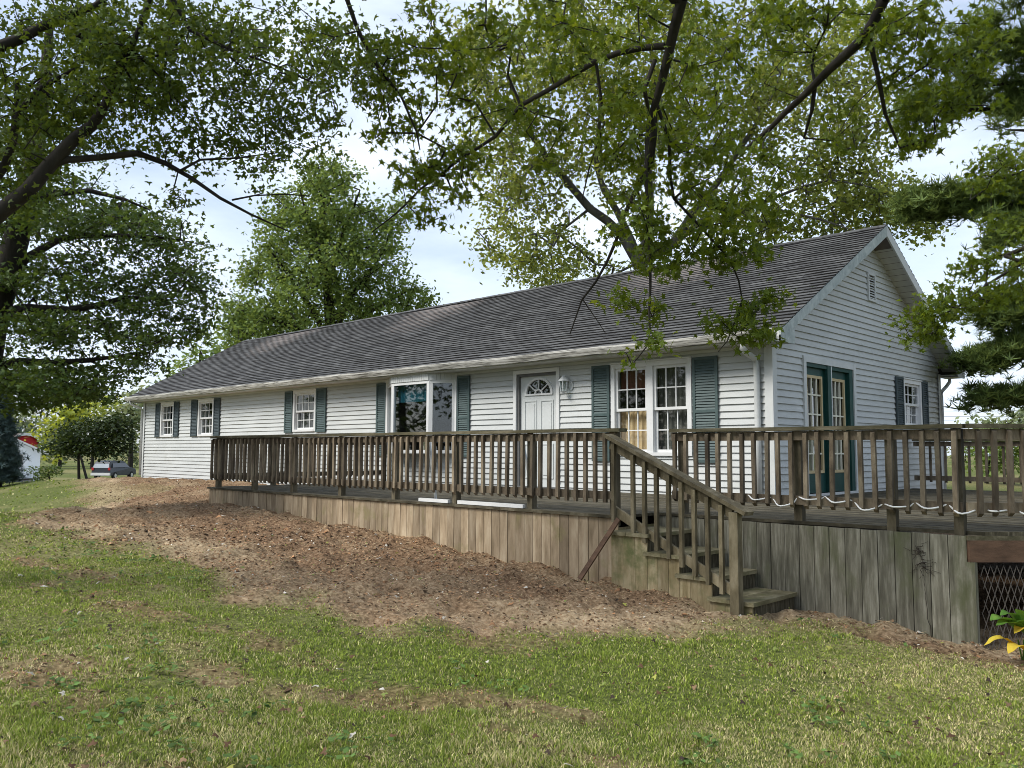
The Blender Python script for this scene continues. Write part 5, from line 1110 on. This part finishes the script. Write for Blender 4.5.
# power lines far away on the right
mb = MB(); a0 = at(930, 409, 120); b0 = at(1300, 405, 150)
poles = thing('power_line', 'faint overhead wires low in the sky right of the gable', 'power line', (a0[0], a0[1], -1))
for dy in (0, 5, 9): 
    a = at(700, 410+dy, 120); b = at(1300, 406+dy*1.2, 140); mb.tube([a, (a+b)/2+[0, 0, -.4], b], .018, 4, False)
mb.build('wire', M['rubber'], poles)
mb = MB()
for px_ in (700, 1300): q = at(px_, 408, 120 if px_ == 700 else 140); mb.tube([(q[0], q[1], -1.2), (q[0], q[1], q[2]+.6)], .14, 8)
mb.build('pole', M['bark'], poles)

# ------------------------------------------------------------------ GRASS, SOIL CHIPS, LITTER
def sample_ground(n, d0, d1, power=1.0, fov=(-90, 1110)):
    px = rng.uniform(fov[0], fov[1], n); D = (d0**power+(d1**power-d0**power)*rng.uniform(0, 1, n))**(1/power)
    ang = YAW+np.arctan((px-512)/F); return CAM[0]+np.sin(ang)*D, CAM[1]+np.cos(ang)*D, D
def outside_deck(x, y):
    return ~(((x > -9.0) & (x < XE) & (y > YF-.03)) | ((x >= XE) & (x < 2.0) & (y > -4.1)) | ((x >= 2.0) & (y > YR-.02) & (x-y < XC-YR+.1)) | ((y > -.05) & (x > WL-.1) & (x < .1)) | ((x > .0) & (y > YR) & (x-y < XC-YR)))
BX, BY, BC, BZ, BH, BW = [], [], [], [], [], []
for n, d0, d1, h, w_ in ((230000, 2.2, 5.0, .027, .0026), (230000, 5.0, 9.5, .023, .0040), (110000, 9.5, 22, .025, .009), (20000, 22, 60, .045, .030)):
    x, y, D = sample_ground(n, d0, d1, 1.6)
    dm = dirtmask(x, y); keep = (rng.uniform(0, 1, n) > np.clip(dm*1.15-.03, 0, .985)) & outside_deck(x, y)
    tuft = fbm(x*2.5, y*2.5, 71, 3); keep &= rng.uniform(0, 1, n) < .35+1.3*tuft
    x, y, D, dm, tuft = x[keep], y[keep], D[keep], dm[keep], tuft[keep]
    k = len(x); BX.append(x); BY.append(y); BH.append(h*(1+rng.normal(0, .3, k)).clip(.35, 1.9)*(.35+tuft*.6+1.5*np.clip(vnoise(x*7, y*7, 77)-.5, 0, 1))*(1-.35*dm)); BW.append(np.full(k, w_)*rng.uniform(.7, 1.3, k))
    dry = fbm(x*.55+3, y*.55, 60, 4)*.6+fbm(x*2.2, y*2.2, 65, 3)*.4+dm*.22; f = np.clip((dry-.47)/.16, 0, 1)*.5+rng.uniform(0, 1, k)*.27
    g1 = np.array([.14, .21, .028]); g2 = np.array([.42, .49, .085]); g3 = np.array([.72, .63, .33])
    r_ = rng.uniform(0, 1, k)[:, None]; col = g1*(1-r_)+g2*r_; f = f[:, None]; isdry = rng.uniform(0, 1, (k, 1)) < f*.85
    col = np.where(isdry, g3*rng.uniform(.4, 1.2, (k, 1)), col*rng.uniform(.5, 1.25, (k, 1)))
    BC.append(col)
x = np.concatenate(BX); y = np.concatenate(BY); h = np.concatenate(BH); w_ = np.concatenate(BW); col = np.concatenate(BC); z = ground(x, y)-.004
k = len(x); a = rng.uniform(0, 2*math.pi, k); lean = rng.uniform(.1, .95, k)*h; la = rng.uniform(0, 2*math.pi, k)
dx, dy = np.cos(a)*w_, np.sin(a)*w_; lx, ly = np.cos(la)*lean, np.sin(la)*lean
V = np.stack([np.stack([x-dx, y-dy, z], -1), np.stack([x+dx, y+dy, z], -1), np.stack([x+dx*.7+lx*.35, y+dy*.7+ly*.35, z+h*.6], -1), np.stack([x-dx*.7+lx*.35, y-dy*.7+ly*.35, z+h*.6], -1), np.stack([x+lx, y+ly, z+h], -1)], 1)
b = (np.arange(k)*5)[:, None]; Q = b+np.array([[0, 1, 2, 3]]); T3 = b+np.array([[3, 2, 4]])
o = np_mesh('grass', V.reshape(-1, 3), [Q, T3], M['blade'], colors=np.repeat(col, 5, 0)); setp(o, 'short mown lawn grass, green with straw coloured patches', 'grass', kind='stuff')

# chips, clods and straw on the bare soil
CXs, CYs, CD = [], [], []
for n, d0, d1 in ((26000, 3, 7.5), (42000, 7.5, 12), (34000, 12, 26)):
    x, y, D = sample_ground(n, d0, d1, 1.4); dm = dirtmask(x, y); keep = (rng.uniform(0, 1, n) < dm*1.0+.015) & outside_deck(x, y); CXs.append(x[keep]); CYs.append(y[keep]); CD.append(D[keep])
x = np.concatenate(CXs); y = np.concatenate(CYs); D = np.concatenate(CD); z = ground(x, y); k = len(x)
tet = np.array([(-1, -.5, -.3), (1, -.6, -.25), (.2, 1, -.3), (0, 0, .45)]); tf = np.array([(0, 1, 3), (1, 2, 3), (2, 0, 3)])
isst = rng.uniform(0, 1, k) < .34+.3*straw(x, y); clod = (rng.uniform(0, 1, k) < .05) & ~isst
sx = np.where(isst, rng.uniform(.010, .045, k), rng.uniform(.006, .020, k)); sy = np.where(isst, rng.uniform(.0015, .004, k), sx*rng.uniform(.5, 1, k)); sz = np.where(isst, .004, sx*rng.uniform(.5, 1.1, k))
sc = np.clip(D/8, .8, 1.7)*np.where(clod, 2.2, 1); sx *= sc; sy *= sc; sz *= sc
Rm = rot_mats(k, 1.6); P = tet[None]*np.stack([sx, sy, sz], -1)[:, None, :]
V = np.einsum('nij,nkj->nki', Rm, P)+np.stack([x, y, z+.004], -1)[:, None, :]
soilc = np.array([.175, .108, .060])*rng.uniform(.3, 2.0, (k, 1)); strc = np.array([.46, .35, .215])*rng.uniform(.5, 1.25, (k, 1)); redc = np.array([.25, .135, .068])*rng.uniform(.6, 1.5, (k, 1))
mottle = (.55+.9*np.clip((fbm(x*3.5, y*3.5, 95, 4)-.3)/.4, 0, 1))[:, None]; soilc = soilc*mottle; redc = redc*mottle; strc = strc*(.75+.25*mottle)  # patchy noise makes soil and straw pieces darker and lighter
col = np.where(isst[:, None], strc, np.where(rng.uniform(0, 1, (k, 1)) < .25, redc, soilc)); pale = rng.uniform(0, 1, (k, 1)) < .02; col = np.where(pale, [.62, .58, .5], col)
o = np_mesh('soil_debris', V.reshape(-1, 3), [((np.arange(k)*4)[:, None, None]+tf[None]).reshape(-1, 3)], M['chips'], colors=np.repeat(col, 4, 0)); setp(o, 'loose clods, wood chips and straw on the bare brown soil', 'soil', kind='stuff')

# fallen leaves on lawn and soil
x, y, D = sample_ground(3000, 2.6, 14, 1.5); keep = outside_deck(x, y); x, y, D = x[keep], y[keep], D[keep]; k = len(x)
tv, tf = TM['star']; Rm = rot_mats(k, 1.2); s_ = rng.uniform(.022, .055, k)
V = np.einsum('nij,kj->nki', Rm, tv)*s_[:, None, None]+np.stack([x, y, ground(x, y)+.026], -1)[:, None, :]
pal = np.array([(.10, .055, .03), (.22, .14, .08), (.05, .035, .025), (.45, .42, .36), (.30, .30, .07), (.16, .20, .05)]); ci = rng.choice(6, k, p=[.30, .20, .26, .07, .06, .11])
o = np_mesh('fallen_leaves', V.reshape(-1, 3), [((np.arange(k)*len(tv))[:, None, None]+tf[None]).reshape(-1, 3)], M['litter'], colors=np.repeat(pal[ci]*rng.uniform(.7, 1.3, (k, 1)), len(tv), 0)); setp(o, 'small curled dead leaves scattered over lawn and soil', 'leaves', kind='stuff')
# broad leaved weeds in the lawn
x, y, D = sample_ground(900, 2.6, 12, 1.4); keep = outside_deck(x, y) & (dirtmask(x, y) < .4) & (fbm(x*1.1, y*1.1, 90, 3) > .5); x, y = x[keep], y[keep]
C = []; 
for X_, Y_ in zip(x, y):
    for j in range(random.randint(5, 12)): C.append((X_+random.gauss(0, .045), Y_+random.gauss(0, .045), float(ground0(X_, Y_))+.03+random.uniform(0, .02)))
C = np.array(C); k = len(C); tv, tf = TM['leaf']; Rm = rot_mats(k, 1.5); s_ = rng.uniform(.025, .05, k)
V = np.einsum('nij,kj->nki', Rm, tv)*s_[:, None, None]+C[:, None, :]
col = np.array([.085, .145, .035])*rng.uniform(.6, 1.6, (k, 1))
o = np_mesh('lawn_weeds', V.reshape(-1, 3), [((np.arange(k)*4)[:, None, None]+tf[None]).reshape(-1, 3)], M['litter'], colors=np.repeat(col, 4, 0)); setp(o, 'broad leaved weeds growing in the lawn', 'weeds', kind='stuff')
